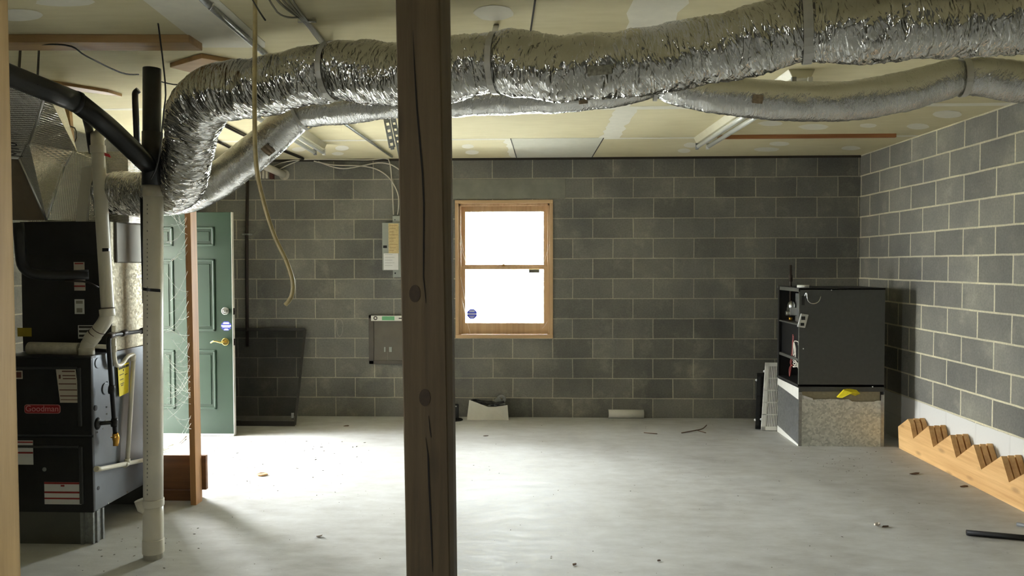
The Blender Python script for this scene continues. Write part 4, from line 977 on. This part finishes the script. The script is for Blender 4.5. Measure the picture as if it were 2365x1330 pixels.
# electric panel
a, b = pY(905, 498, -.09), pY(962, 640, -.09)
ep = thing('electric_panel', 'grey electric breaker panel with paper notes, half hidden by the post', 'panel', (a.x, 0, b.z))
obj('back_box', MB().box((a.x, -.06, b.z), (b.x + .05, 0, a.z)), M_GREY, ep, bev=.004)
c0, c1 = pY(882, 514, -.09), pY(975, 624, -.09)
cv = obj('cover', MB().box((c0.x, -.085, c1.z), (c1.x, -.06, c0.z)), M_GREY, ep, bev=.005)
q0, q1 = pY(897, 516, -.087), pY(921, 585, -.087); o = obj('directory_sheet', MB().box((q0.x, -.0875, q1.z), (q1.x, -.0855, q0.z)), M_PAPERY, ep)
lns = MB(); 
for k in range(9):
    z = q0.z - (q0.z - q1.z) * (k + .7) / 9.5; lns.box((q0.x + .01, -.0885, z), (q1.x - .01 - .02 * (k % 3), -.0878, z + .004))
obj('sheet_print', lns, plain('faded_ink', (140, 118, 80), .7), o)
q0, q1 = pY(886, 585, -.088), pY(920, 623, -.088); o = obj('note_sheet', MB().box((q0.x, -.0885, q1.z), (q1.x, -.0865, q0.z)), M_PAPERW, ep)
lns = MB()
for k in range(5):
    z = q0.z - (q0.z - q1.z) * (k + .5) / 6; lns.box((q0.x + .012, -.0895, z), (q0.x + .09 + .02 * (k % 2), -.0888, z + .003))
obj('note_lines', lns, plain('pencil', (150, 150, 150), .7), o)
c = pY(889, 570, -.09); obj('latch', MB().box((c.x - .018, -.09, c.z - .012), (c.x + .02, -.0852, c.z + .014)), M_BLACKPL, ep)
for zz, rr in ((a.z - .04, .006), (b.z + .04, .008)): obj('screw', MB().disc((a.x + .025, -.06, zz), (0, -1, 0), rr, .003, 10), M_BLACKPL, ep)
# taupe access cover below it
a, b = pY(851, 728, -.03), pY(980, 841, -.03)
ac = thing('meter_cover', 'taupe metal wall cover with a white and green strip, half hidden by the post', 'panel', (a.x, 0, b.z))
obj('frame', MB().box((a.x, -.025, b.z), (a.x + .05, 0, a.z)).box((a.x, -.025, b.z), (b.x, 0, b.z + .035)).box((a.x, -.025, a.z - .03), (b.x, 0, a.z)).box((b.x - .05, -.025, b.z), (b.x, 0, a.z)), plain('taupe_frame', (80, 74, 64), .5), ac, bev=.003)
obj('plate', MB().box((a.x + .045, -.015, b.z + .03), (b.x - .045, 0, a.z - .025)), M_TAUPE, ac)
q0, q1 = pY(857, 729, -.04), pY(975, 741, -.04); ls = obj('white_strip', MB().box((q0.x, -.04, q1.z), (q1.x, -.024, q0.z)), M_WHITE, ac)
g0, g1 = pY(882, 730.5, -.041), pY(911, 739.5, -.041); obj('green_tape', MB().box((g0.x, -.0412, g1.z), (g1.x, -.0401, g0.z)), M_GRNTAPE, ls)
c = pY(867, 734.5, -.041); k_ = MB(); k_.tube([(c.x + .016 * math.cos(t * .5236), -.0405, c.z + .016 * math.sin(t * .5236)) for t in range(13)], .005, 6, False); obj('ring', k_, M_INK, ls)
c = pY(924, 735, -.041); obj('slot', MB().box((c.x - .014, -.0412, c.z - .006), (c.x + .02, -.0401, c.z + .006)), M_INK, ls)
for x in (889, 902): c = pY(x, 807, -.015); obj('latch', MB().box((c.x - .008 - .006 * (x > 895), -.022, c.z - .024), (c.x + .008 + .006 * (x > 895), -.014, c.z + .026)), M_GREY, ac)
obj('seam', MB().bar(pY(895, 812, -.0155), pY(896, 838, -.0155), .006, .003, (0, 1, 0)), plain('seam_light', (112, 106, 92), .5), ac)

# window screen leaning on the back wall
b0, b1 = pZ(545, 985), pZ(684, 982); t1_ = pY(705, 761, -.035)
yb_ = (b0.y + b1.y) / 2; x1b = b1.x; x1t = t1_.x; x0b = x1b - .86; x0t = x1t - .86
sc_ = thing('window_screen', 'dark mesh screen leaning on the block wall right of the green door', 'screen', ((x0b + x1b) / 2, yb_, 0))
def sp(u, v, off=0): 
    p = Vector((x0b, yb_, .012)) * (1 - u) * (1 - v) + Vector((x1b, yb_, .012)) * u * (1 - v) + Vector((x1t, -.035, t1_.z)) * u * v + Vector((x0t, -.035, t1_.z)) * (1 - u) * v; return p + Vector((0, off, 0))
fm = MB()
for (a, b, w) in (((0, 0), (1, 0), .07), ((1, 0), (1, 1), .022), ((0, 1), (1, 1), .03), ((0, 0), (0, 1), .022)):
    fm.bar(sp(*a), sp(*b), .012 if a[1] == b[1] else w, w if a[1] == b[1] else .012, (0, 0, 1))
obj('frame', fm, plain('dark_frame', (40, 37, 32), .6), sc_)
obj('mesh', MB().add([sp(.01, .01), sp(.99, .01), sp(.99, .99), sp(.01, .99)], [(0, 1, 2, 3)]), M_SCREEN, sc_)
c = sp(.35, .03, -.015); obj('pull_tab', MB().box(c - Vector((.03, .004, .012)), c + Vector((.03, .004, .012))), M_BLACKPL, sc_)
c = sp(.965, .1, -.01); obj('corner_clip', MB().box(c - Vector((.012, .004, .05)), c + Vector((.012, .004, .02))), M_GREYPL, sc_)

# ================================================================== OLD FURNACE IN THE RIGHT CORNER
OX0, OX1, OY0, OY1, OZ0, OZ1 = -.978, -.262, -1.165, -.6, .47, 1.352
of = thing('old_furnace', 'charcoal disused furnace on a bare metal base in the right back corner', 'furnace', ((OX0 + OX1) / 2, (OY0 + OY1) / 2, 0))
cab = MB()
cab.box((OX0, OY0, OZ0), (OX1, OY0 + .012, OZ1)); obj('side_panel', cab, M_OLDF, of, bev=.003)
sh = MB(); sh.box((OX0, OY1 - .012, OZ0), (OX1, OY1, OZ1)).box((OX1 - .012, OY0 + .012, OZ0), (OX1, OY1, OZ1)).box((OX0, OY0, OZ1 - .012), (OX1, OY1, OZ1 + .004)).box((OX0 - .012, OY0, OZ0 + .04), (OX1, OY1, OZ0 + .06)).box((OX0 - .01, OY1 - .03, OZ0 + .06), (OX0, OY1, OZ1))
obj('shell', sh, M_INNER, of)
fl_ = MB(); fl_.box((OX0 - .004, OY0, OZ0 + .04), (OX0, OY0 + .02, OZ1)).box((OX0 - .004, OY0, OZ1 - .03), (OX0, OY1, OZ1)).box((OX0 - .012, OY1 - .006, OZ1 - .01), (OX0 + .03, OY1 + .01, OZ1 + .012)); obj('edge_flange', fl_, M_GREYST, of)
zsh = pX(1830, 745, OX0).z; zs2 = pX(1830, 820, OX0).z
obj('shelf', MB().box((OX0 - .006, OY0 + .012, zsh - .012), (OX0 + .5, OY1 - .012, zsh)), M_GREYST, of)
obj('control_panel', MB().box((OX0 + .02, OY0 + .012, zs2 - .01), (OX0 + .03, OY1 - .012, zsh - .012)), M_BLKP, of)
obj('blower_shelf', MB().box((OX0 - .004, OY0 + .012, zs2 - .035), (OX0 + .4, OY1 - .012, zs2 - .012)), M_GREYST, of)
obj('burner_box', MB().box((OX0 + .06, OY0 + .05, zsh + .002), (OX0 + .2, OY0 + .3, OZ1 - .05)), M_GALV, of, bev=.006)
gv = MB(); c = pX(1828, 715, OX0 + .03); gv.ball(c + Vector((0, 0, .03)), .05, 12, 8, (.7, .9, 1)); gv.box(c - Vector((.03, .05, .05)), c + Vector((.03, .04, .02))); gv.disc(c + Vector((-.03, -.03, -.03)), (-1, 0, 0), .022, .03, 12); obj('gas_valve', gv, M_NICKEL, of, bev=.004)
obj('valve_nut', MB().disc(pX(1826, 736, OX0 + .03) - Vector((0, 0, .015)), (0, 0, 1), .018, .03, 6), M_BRASS, of)
wr = MB(); s0 = lambda x, y, dx=.02: pX(x, y, OX0 + dx)
wr.tube(spline([s0(1833, 775), s0(1832, 800), s0(1829, 830), s0(1827, 850), s0(1824, 868), s0(1824, 850), s0(1830, 842)], .012), .007, 8)
wr.tube(spline([s0(1832, 772), s0(1830, 812), s0(1826, 838), s0(1832, 845)], .012), .007, 8); obj('red_wires', wr, M_REDW, of)
wr = MB()
for k in range(4): wr.tube(spline([s0(1834, 790 + k * 3), s0(1838, 808 + k * 10), s0(1832, 826 + k * 7), s0(1842, 838 + k * 3), s0(1846, 842 + k * 6)], .012), .0045, 6)
wr.tube(spline([s0(1832, 820), s0(1834, 790), s0(1844, 790), s0(1844, 797)], .012), .005, 6); obj('white_wires', wr, M_CABLE, of)
rp = MB(); rp.tube([pX(1826, 700, OX0 + .05), pX(1826, 640, OX0 + .05), pX(1826, 612, OX0 + .05)], .011, 10); rp.tube([pX(1826, 650, OX0 + .05), pX(1826, 636, OX0 + .05)], .018, 10); rp.ball(pX(1826, 636, OX0 + .05), .016); obj('gas_riser', rp, M_BROWNPIPE, of)
obj('collar', MB().disc((OX0 + .06, OY0 + .1, OZ1 + .004), (0, 0, 1), .05, .022, 18), M_WHITE, of)
c = pY(1855, 691, OY0); obj('port_hole', MB().box((c.x - .014, OY0 - .002, c.z - .05), (c.x + .012, OY0 + .004, c.z + .03)), M_BLACKPL, of)
w = MB(); w.tube(spline([pY(1858, 685, OY0 - .005), pY(1863, 676, OY0 - .02), pY(1866, 694, OY0 - .03), pY(1876, 701, OY0 - .03), pY(1890, 697, OY0 - .03), pY(1896, 684, OY0 - .02)], .01), .0045, 8); obj('wire_hoop', w, M_CHROME, of)
jb = MB(); c = pY(1856, 740, OY0 - .02); jb.hexa([c + Vector((-.05, 0, -.055)), c + Vector((.015, 0, -.065)), c + Vector((.045, 0, .05)), c + Vector((-.02, 0, .06))], (0, .022, 0)); j = obj('switch_box', jb, plain('box_zinc', (196, 196, 190), .4, .4), of, bev=.006)
k = MB(); k.box(c + Vector((-.02, -.004, .005)), c + Vector((.012, .002, .035))).box(c + Vector((-.026, -.004, -.045)), c + Vector((.004, .002, -.02))); obj('outlet_slots', k, M_BLACKPL, j)
for x, y in ((1855, 805), (1920, 670), (2015, 893)): obj('screw', MB().disc(pY(x, y, OY0), (0, -1, 0), .006, .003, 8), M_CHROME, of)
# bare metal base with torn top edge
bs = thing('sheet_metal_box', 'spangled galvanized box base under the charcoal furnace', 'base', ((OX0 + OX1) / 2, (OY0 + OY1) / 2, 0))
zt = .425
fr_ = MB(); n = 24; top_ = []
for i in range(n + 1):
    u = i / n; top_.append((OX0 + (OX1 - OX0) * u, OY0 - .003, zt - (.02 if .08 < u < .96 else -.02) * (1 if .1 < u < .9 else .6) + .008 * noise.noise((u * 9, 0, 0)) - .02 * (u > .62) * (u < .96)))
bot_ = [(x, y, 0) for x, y, z in top_]
fr_.add(top_ + bot_, [(i, n + 1 + i, n + 2 + i, i + 1) for i in range(n)]); o = obj('front_sheet', fr_, M_GALV_OLD, bs); o.modifiers.new('t', 'SOLIDIFY').thickness = .002
obj('left_sheet', MB().box((OX0 - .003, OY0, 0), (OX0, OY1, OZ0)), M_GALV, bs)
obj('right_sheet', MB().box((OX1 - .002, OY0, 0), (OX1 + .002, OY1, OZ0)), M_GALV, bs)
obj('rear_sheet', MB().box((OX0, OY1 - .003, 0), (OX1, OY1, OZ0)), M_GALV, bs)
obj('liner_board', MB().box((OX0 + .03, OY0 + .012, .05), (OX1 - .03, OY0 + .03, OZ0 - .002)), plain('liner_tan', (150, 142, 118), .9, vary=.12, vs=40), bs)
obj('corner_bead', MB().box((OX1 - .028, OY0 - .006, 0), (OX1 - .004, OY0 - .001, zt + .02)).box((OX0, OY0 - .005, 0), (OX0 + .024, OY0 - .002, OZ0 - .004)), M_GALV, bs)
wt = MB(); wt.hexa([(OX0 - .005, OY0, .40), (OX0 - .005, OY1, .44), (OX0 - .005, OY1, .50), (OX0 - .005, OY0 + .0, .50)], (.002, 0, 0)); obj('white_tape', wt, M_WHITE, bs); wt = MB(); wt.hexa([(OX0 - .005, OY0, .0), (OX0 - .005, OY1, .0), (OX0 - .005, OY1, .06), (OX0 - .005, OY0, .015)], (.002, 0, 0)); obj('white_tape', wt, M_WHITE, bs)
wt = MB(); wt.hexa([pY(1856, 913, OY0 - .006), pY(1877, 920, OY0 - .006), pY(1878, 925, OY0 - .006), pY(1856, 919, OY0 - .006)], (0, .002, 0)); obj('tape_tab', wt, M_PAPERW, bs)
# yellow rag on the base lip
rg = MB(); c = pY(1965, 908, OY0 - .02)
pts_ = [(1934, 918), (1950, 901), (1966, 898), (1980, 902), (1987, 909), (1975, 914), (1960, 909), (1945, 919)]
q_ = [pY(x, y, OY0 - .02 - .02 * math.sin(i * 2.1)) for i, (x, y) in enumerate(pts_)]
vs = q_ + [c + Vector((0, -.035, .01))] + [p + Vector((0, .02, .004)) for p in q_] + [c + Vector((0, .02, -.005))]
nn = len(q_); rg.add(vs, [(i, (i + 1) % nn, nn) for i in range(nn)] + [((i + 1) % nn + nn + 1, i + nn + 1, 2 * nn + 1) for i in range(nn)] + [(i, i + nn + 1, (i + 1) % nn + nn + 1, (i + 1) % nn) for i in range(nn)])
o = obj('yellow_wrapper', rg, plain('yellow_film', (226, 208, 40), .35, vary=.12, vs=40), base=c); tag(o, 'crumpled bright yellow wrapper caught on the metal base of the old furnace', 'wrapper')

# return air grilles behind the old furnace
def grille(label, xl_b, yb__, xl_t, y_t, Yb, w, rows, mat, nslat, depth=.02):
    b_ = pZ(xl_b, yb__); t_ = pY(xl_t, y_t, Yb); base = Vector((b_.x, b_.y, 0)); upv = Vector((t_.x - b_.x, t_.y - b_.y, t_.z)); rt = Vector((w, -.012, 0)); nrm = rt.cross(upv).normalized()
    g = thing('air_grille', label, 'grille', base + rt / 2)
    def q(u, v, o_=0): return base + rt * u + upv * v + nrm * o_ + Vector((0, 0, .004))
    fr__ = MB()
    def slab(u0, v0, u1, v1, m, o0=0, o1=depth): m.hexa([q(u0, v0, o1), q(u1, v0, o1), q(u1, v1, o1), q(u0, v1, o1)], nrm * (o0 - o1))
    bw_ = .035 / w; bh = .035 / upv.length
    slab(0, 0, bw_, 1, fr__); slab(1 - bw_, 0, 1, 1, fr__); slab(0, 0, 1, bh, fr__); slab(0, 1 - bh, 1, 1, fr__)
    for r_ in range(1, rows): v = bh + (1 - 2 * bh) * r_ / rows; slab(0, v - .008, 1, v + .008, fr__)
    obj('frame', fr__, mat, g)
    for r_ in range(1):
        s = MB()
        for i in range(nslat):
            u = bw_ + (1 - 2 * bw_) * (i + .5) / nslat; du = (1 - 2 * bw_) / nslat * .31; slab(u - du, bh, u + du, 1 - bh, s, .008, .018)
        so = obj('slats', s, mat, g); so['label'] = 'rows of narrow vertical slats'
    obj('backing', MB().hexa([q(.01, .01, -.001), q(.99, .01, -.001), q(.99, .99, -.001), q(.01, .99, -.001)], nrm * -.002), M_INNER, g)
    for u, v in ((-.01, .87), (-.015, .16)): obj('clip', MB().ball(q(u, v, .008), .011), M_PAPERW, g)
    return g
grille('white slatted air return grille leaning behind the old furnace', 1757, 994, 1767, 838, -.50, .36, 5, M_WHITE, 19)
grille('dark air grille standing behind the white slatted grille', 1744, 991, 1748, 862, -.44, .32, 5, M_BLKP, 17)

# ================================================================== STAIR STRINGERS
SX = -.16
front_pts = [(2073, 985), (2096, 967), (2101, 978), (2108, 1013), (2143, 983), (2154, 1036), (2193, 1004), (2207, 1058), (2247, 1024), (2265, 1082), (2311, 1048), (2329, 1111)]
prof = [pX(x, y, SX) for x, y in front_pts]; prof = [(p.y, p.z) for p in prof]
dy = (prof[11][0] - prof[5][0]) / 3; tz, nz = .292, .142
yN = prof[11][0]
prof = prof[:4] + [(p[0], tz if i % 2 == 0 else nz) for i, p in enumerate(prof[4:])]
for k in range(3): prof += [(yN + dy * (k + .72), tz), (yN + dy * (k + 1), nz)]
prof += [(yN + dy * 3.6, tz), (yN + dy * 3.75, 0), (-1.215, 0)]
GS = 'stair stringers stacked against the right wall'
for i, lab in enumerate(('front pale sawtooth stair stringer of the stack by the right wall, nearest the floor area', 'middle sawtooth stair stringer sandwiched in the stack by the right wall', 'rear sawtooth stair stringer of the stack, against the white wall base')):
    x = SX + .004 + i * .06 - .004 * i; off = (0, .02, .035)[i]
    m = MB(); m.hexa([(x, y + off, z) for y, z in prof], (.038, 0, 0))
    o = obj('stair_stringer', m, M_PINE, base=(x, -2.5, 0)); tag(o, lab, 'stringer', GS)

# ================================================================== THINGS ON THE FLOOR
# white carton full of cables
cx_, cy_ = -3.735, -.19
bxn = thing('carton', 'open white carton holding black cables at the foot of the block wall', 'box', (cx_, cy_, 0))
q0, q1 = pZ(1078, 970), pZ(1175, 970); w = q1.x - q0.x
fb = MB(); x0_, x1_, y0_, y1_ = q0.x, q1.x, q0.y, q0.y + .12
zL, zM, zR = pY(1083, 924, y0_).z, pY(1133, 941, y0_).z, pY(1172, 936, y0_).z
out_f = [(x0_, y0_, .001), (x1_, y0_, .001), (x1_ - .012, y0_ + .012, zR), (x0_ + w * .54, y0_ + .004, zM), (x0_ + .025, y0_ + .012, zL)]
out_b = [(x0_ + .02, y1_, .001), (x1_ - .02, y1_, .001), (x1_ - .02, y1_, zM - .01), (x0_ + w * .5, y1_, zM - .015), (x0_ + .03, y1_, zM)]
fb.add(out_f + out_b, [(0, 1, 2, 3, 4), (9, 8, 7, 6, 5), (0, 4, 9, 5), (1, 6, 7, 2), (0, 5, 6, 1)]); o = obj('carton_body', fb, M_CARD, bxn); so = o.modifiers.new('t', 'SOLIDIFY'); so.thickness = .004
zc_ = zM + .028; rc = random.Random(5)
for k in range(4):
    pts_ = []
    for j in range(9):
        t = j / 8; pts_.append((x0_ + .05 + (w - .1) * t, y0_ + .03 + .06 * rc.random(), zc_ - .015 + .045 * math.sin(math.pi * t + k) * .6 + .012 * k))
    m = MB(); m.tube(spline(pts_, .015), .014, 8); o = obj('power_cable', m, M_BLACKPL); tag(o, ['black cable coiled lowest in the open white carton', 'black cable looping at the left of the white carton', 'black cable arching in the middle of the white carton', 'black cable lying topmost in the open white carton'][k], 'cable', 'cables in the white carton')
m = MB(); c = Vector((x0_ + w * .7, y0_ + .05, zM + .018)); m.bar(c - Vector((.08, 0, .006)), c + Vector((.09, 0, .008)), .03, .014); o = obj('charger_block', m, M_GREYPL, bev=.003); tag(o, 'pale slim adapter lying across the cables in the white carton', 'adapter')
m = MB(); c = pY(1158, 921, y0_ + .09); ring_ = [c + Vector((.033 * math.cos(t * .4189), 0, .03 * math.sin(t * .4189))) for t in range(16)]; m.tube(ring_, .016, 8, False); m.bar(c - Vector((.07, 0, .03)), c - Vector((.01, 0, .0)), .03, .04); o = obj('tape_dispenser', m, M_GREYPL); tag(o, 'grey round-ended gadget sticking up from the white carton', 'tool')
# black device half behind the post
bd_ = thing('desk_stand', 'small black stand on an oval foot, just right of the post', 'stand', pZ(1052, 972))
c = pZ(1050, 970); m = MB(); m.tube([c, c + Vector((0, 0, .012))], [.085, .08], 28); obj('foot', m, M_BLACKPL, bd_, bev=.003)
c2 = c + Vector((-.01, .06, 0)); m = MB(); m.box(c2 + Vector((-.04, -.015, .01)), c2 + Vector((.045, .015, .15))); bo = obj('body', m, M_BLACKPL, bd_, bev=.008)
m = MB(); m.ball(c2 + Vector((-.02, -.016, .13)), .006).ball(c2 + Vector((.02, -.016, .13)), .006); obj('studs', m, M_PAPERW, bo)
# white roll against the wall
p0_, p1_ = pZ(1406, 967), pZ(1487, 966); r_ = .043
m = MB(); m.tube([(p0_.x, p0_.y + r_, r_), (p1_.x, p0_.y + r_, r_)], r_, 20, False); rl = obj('paper_roll', m, M_CARD); tag(rl, 'off-white roll lying along the foot of the back wall', 'roll')
so = rl.modifiers.new('t', 'SOLIDIFY'); so.thickness = .006
# bars at the right
a, b = pZ(2232, 1236), pZ(2365, 1248); d = (b - a).normalized(); m = MB(); m.tube([a + Vector((0, 0, .016)), b + d * .4 + Vector((0, 0, .016))], .016, 12); o = obj('black_bar', m, M_BLACKPL); tag(o, 'black round bar lying on the floor at lower right', 'bar')
a, b = pZ(2348, 1214), pZ(2390, 1222); m = MB(); m.tube([a + Vector((0, 0, .011)), b + (b - a) * 2 + Vector((0, 0, .011))], .011, 10); o = obj('grey_bar', m, M_GREYPL); tag(o, 'thin grey bar end on the floor at the right picture edge', 'bar')
# white cord by the stud
m = MB(); m.tube(spline([pZ(360, 1047) + Vector((0, 0, .022)), pZ(378, 1043) + Vector((0, 0, .022)), pZ(398, 1036) + Vector((0, 0, .03))], .03), .018, 10); o = obj('white_pipe_scrap', m, M_PVC); tag(o, 'white pipe end lying on the bright floor behind the waste stack', 'pipe')
for i, (x, y, lab) in enumerate(((430, 1008, 'upper white cord stretched from the floor to the door-side stud'), (430, 1014, 'lower white cord stretched from the floor to the door-side stud'))):
    m = MB(); m.tube(spline([pZ(390 - 8 * i, 1040) + Vector((0, 0, .02)), P(412, 1024 + 3 * i, 5.4), P(x, y, 5.0)], .05), .0045, 6); o = obj('cord', m, M_CABLE); tag(o, lab, 'cord', 'white cords by the stud')
# bits of litter
def shard(name, label, x, y, sx, sy, h, mat, rot=.4, cat='scrap'):
    c = pZ(x, y); rn = random.Random(int(x + y)); n = 7; q_ = []
    for k in range(n):
        t = 2 * math.pi * k / n; u, v = sx * math.cos(t) * rn.uniform(.7, 1), sy * math.sin(t) * rn.uniform(.6, 1)
        q_.append(c + Vector((u * math.cos(rot) - v * math.sin(rot), u * math.sin(rot) + v * math.cos(rot), h * rn.uniform(.5, 1))))
    m = MB(); m.add(q_ + [p_ - Vector((0, 0, h * .5)) for p_ in q_], [tuple(range(n)), tuple(reversed(range(n, 2 * n)))] + [(i, i + n, (i + 1) % n + n, (i + 1) % n) for i in range(n)])
    o = obj(name, m, mat, base=c); tag(o, label, cat); return o
shard('wood_chip', 'pale wood chip on the floor in front of the green door', 606, 1098, .045, .03, .02, M_WOODCHIP)
shard('paper_scrap', 'curled pale scrap on the floor left of the black bar', 2026, 1215, .03, .018, .022, M_PAPER)
shard('dry_leaf', 'dark dry leaf beside the curled pale scrap', 2044, 1217, .03, .012, .008, M_LEAF, cat='leaf')
shard('dry_leaf', 'small curled leaf on the floor between the door-side stud and the post', 738, 1240, .022, .012, .015, M_PAPER, cat='leaf')
shard('dry_leaf', 'dark leaf on the floor in front of the stair stringers', 2226, 1124, .045, .016, .008, M_LEAF, cat='leaf')
shard('dry_leaf', 'brown leaf in the patch of dirt before the old furnace', 2112, 1095, .05, .018, .01, M_LEAF, cat='leaf')
shard('dry_leaf', 'dark leaf near the back wall, right of the window screen', 800, 984, .035, .015, .008, M_LEAF, cat='leaf')
shard('dry_leaf', 'dark speck of leaf low in the middle of the floor, right of the post', 1327, 1305, .014, .01, .01, M_LEAF, cat='leaf')
shard('dry_leaf', 'grey leaf flake on the open floor, right of the dark speck', 1522, 1296, .014, .008, .008, M_LEAF, cat='leaf')
shard('dry_leaf', 'thin leaf on the floor in front of the white carton', 1122, 1007, .035, .012, .006, M_LEAF, cat='leaf')
tw = MB(); tw.tube(spline([pZ(1574, 1001) + Vector((0, 0, .006)), pZ(1602, 997) + Vector((0, 0, .01)), pZ(1622, 993) + Vector((0, 0, .012)), pZ(1632, 984) + Vector((0, 0, .01))], .03), .005, 6); tw.tube([pZ(1610, 996) + Vector((0, 0, .01)), pZ(1630, 1001) + Vector((0, 0, .006))], .004, 6)
o = obj('twig', tw, M_LEAF); tag(o, 'forked dark twig on the floor in front of the back wall', 'twig')
tw = MB(); tw.tube([pZ(1487, 1000) + Vector((0, 0, .004)), pZ(1518, 1003) + Vector((0, 0, .006))], .004, 6); o = obj('twig', tw, M_LEAF); tag(o, 'short straight twig on the floor, left of the forked twig', 'twig')
rn = random.Random(11); cr = MB()
def crumb(x, y, s):
    if x < -5.64 and y < -2.7 or y > -.62 and x < -5.5: return
    c = Vector((x, y, 0)); t = rn.uniform(0, 3.1); l = s * rn.uniform(.8, 2.2); w = s * rn.uniform(.4, .8); d = Vector((math.cos(t), math.sin(t), 0)); e = Vector((-d.y, d.x, 0))
    cr.hexa([c - d * l, c + e * w, c + d * l, c - e * w], (0, 0, s * .6))
for _ in range(320): crumb(rn.uniform(-6.3, -.3), rn.uniform(-4.2, -.1), rn.choice((.0015, .002, .0025, .0035)))
for _ in range(60): crumb(rn.gauss(-.75, .25), rn.gauss(-1.75, .25), rn.choice((.002, .003, .004)))
for _ in range(40): crumb(rn.gauss(-5.4, .3), rn.gauss(-3.6, .2), rn.choice((.002, .003, .004)))
for _ in range(60): crumb(rn.uniform(-6, -4.6), rn.uniform(-2.6, -1.1), rn.choice((.002, .004, .006)))
o = obj('debris', cr, M_CRUMB); tag(o, 'fine dark crumbs and grit scattered over the concrete floor', 'debris', kind='stuff')
# cobwebs
wb = MB(); rn = random.Random(21)
def strand(a, b, sag, r=.0009):
    a, b = Vector(a), Vector(b); m_ = (a + b) / 2 + Vector((0, 0, -sag)); wb.tube([a, a * .5 + m_ * .5 + Vector((0, 0, -sag * .2)), m_, b * .5 + m_ * .5 + Vector((0, 0, -sag * .2)), b], r, 4, False)
for _ in range(46):
    y0w = rn.choice((rn.uniform(500, 580), rn.uniform(620, 780), rn.uniform(790, 1000), rn.uniform(790, 1000)))
    strand(P(rn.uniform(380, 412), y0w + rn.uniform(-50, 70), 4.75 + rn.uniform(-.1, .1)), P(431 + (y0w - 490) * .021, y0w, 4.84), rn.uniform(0, .05), rn.choice((.0006, .0009, .0012)))
o = obj('cobweb', wb, M_WEB); tag(o, 'pale cobweb strands strung between the waste stack and the door-side stud', 'cobweb', kind='stuff')
wb = MB()
for a, b in (((1066, 688), (1086, 770)), ((1062, 560), (1076, 605)), ((1275, 545), (1256, 605)), ((1276, 520), (1264, 585)), ((1070, 700), (1078, 735)), ((1252, 758), (1264, 742)), ((1062, 520), (1070, 580)), ((1064, 640), (1076, 700))):
    strand(pY(a[0], a[1], .01), pY(b[0], b[1], .03), .01, .0013)
o = obj('cobweb', wb, M_WEB); tag(o, 'thin cobweb threads in the corners of the window frame', 'cobweb', kind='stuff')
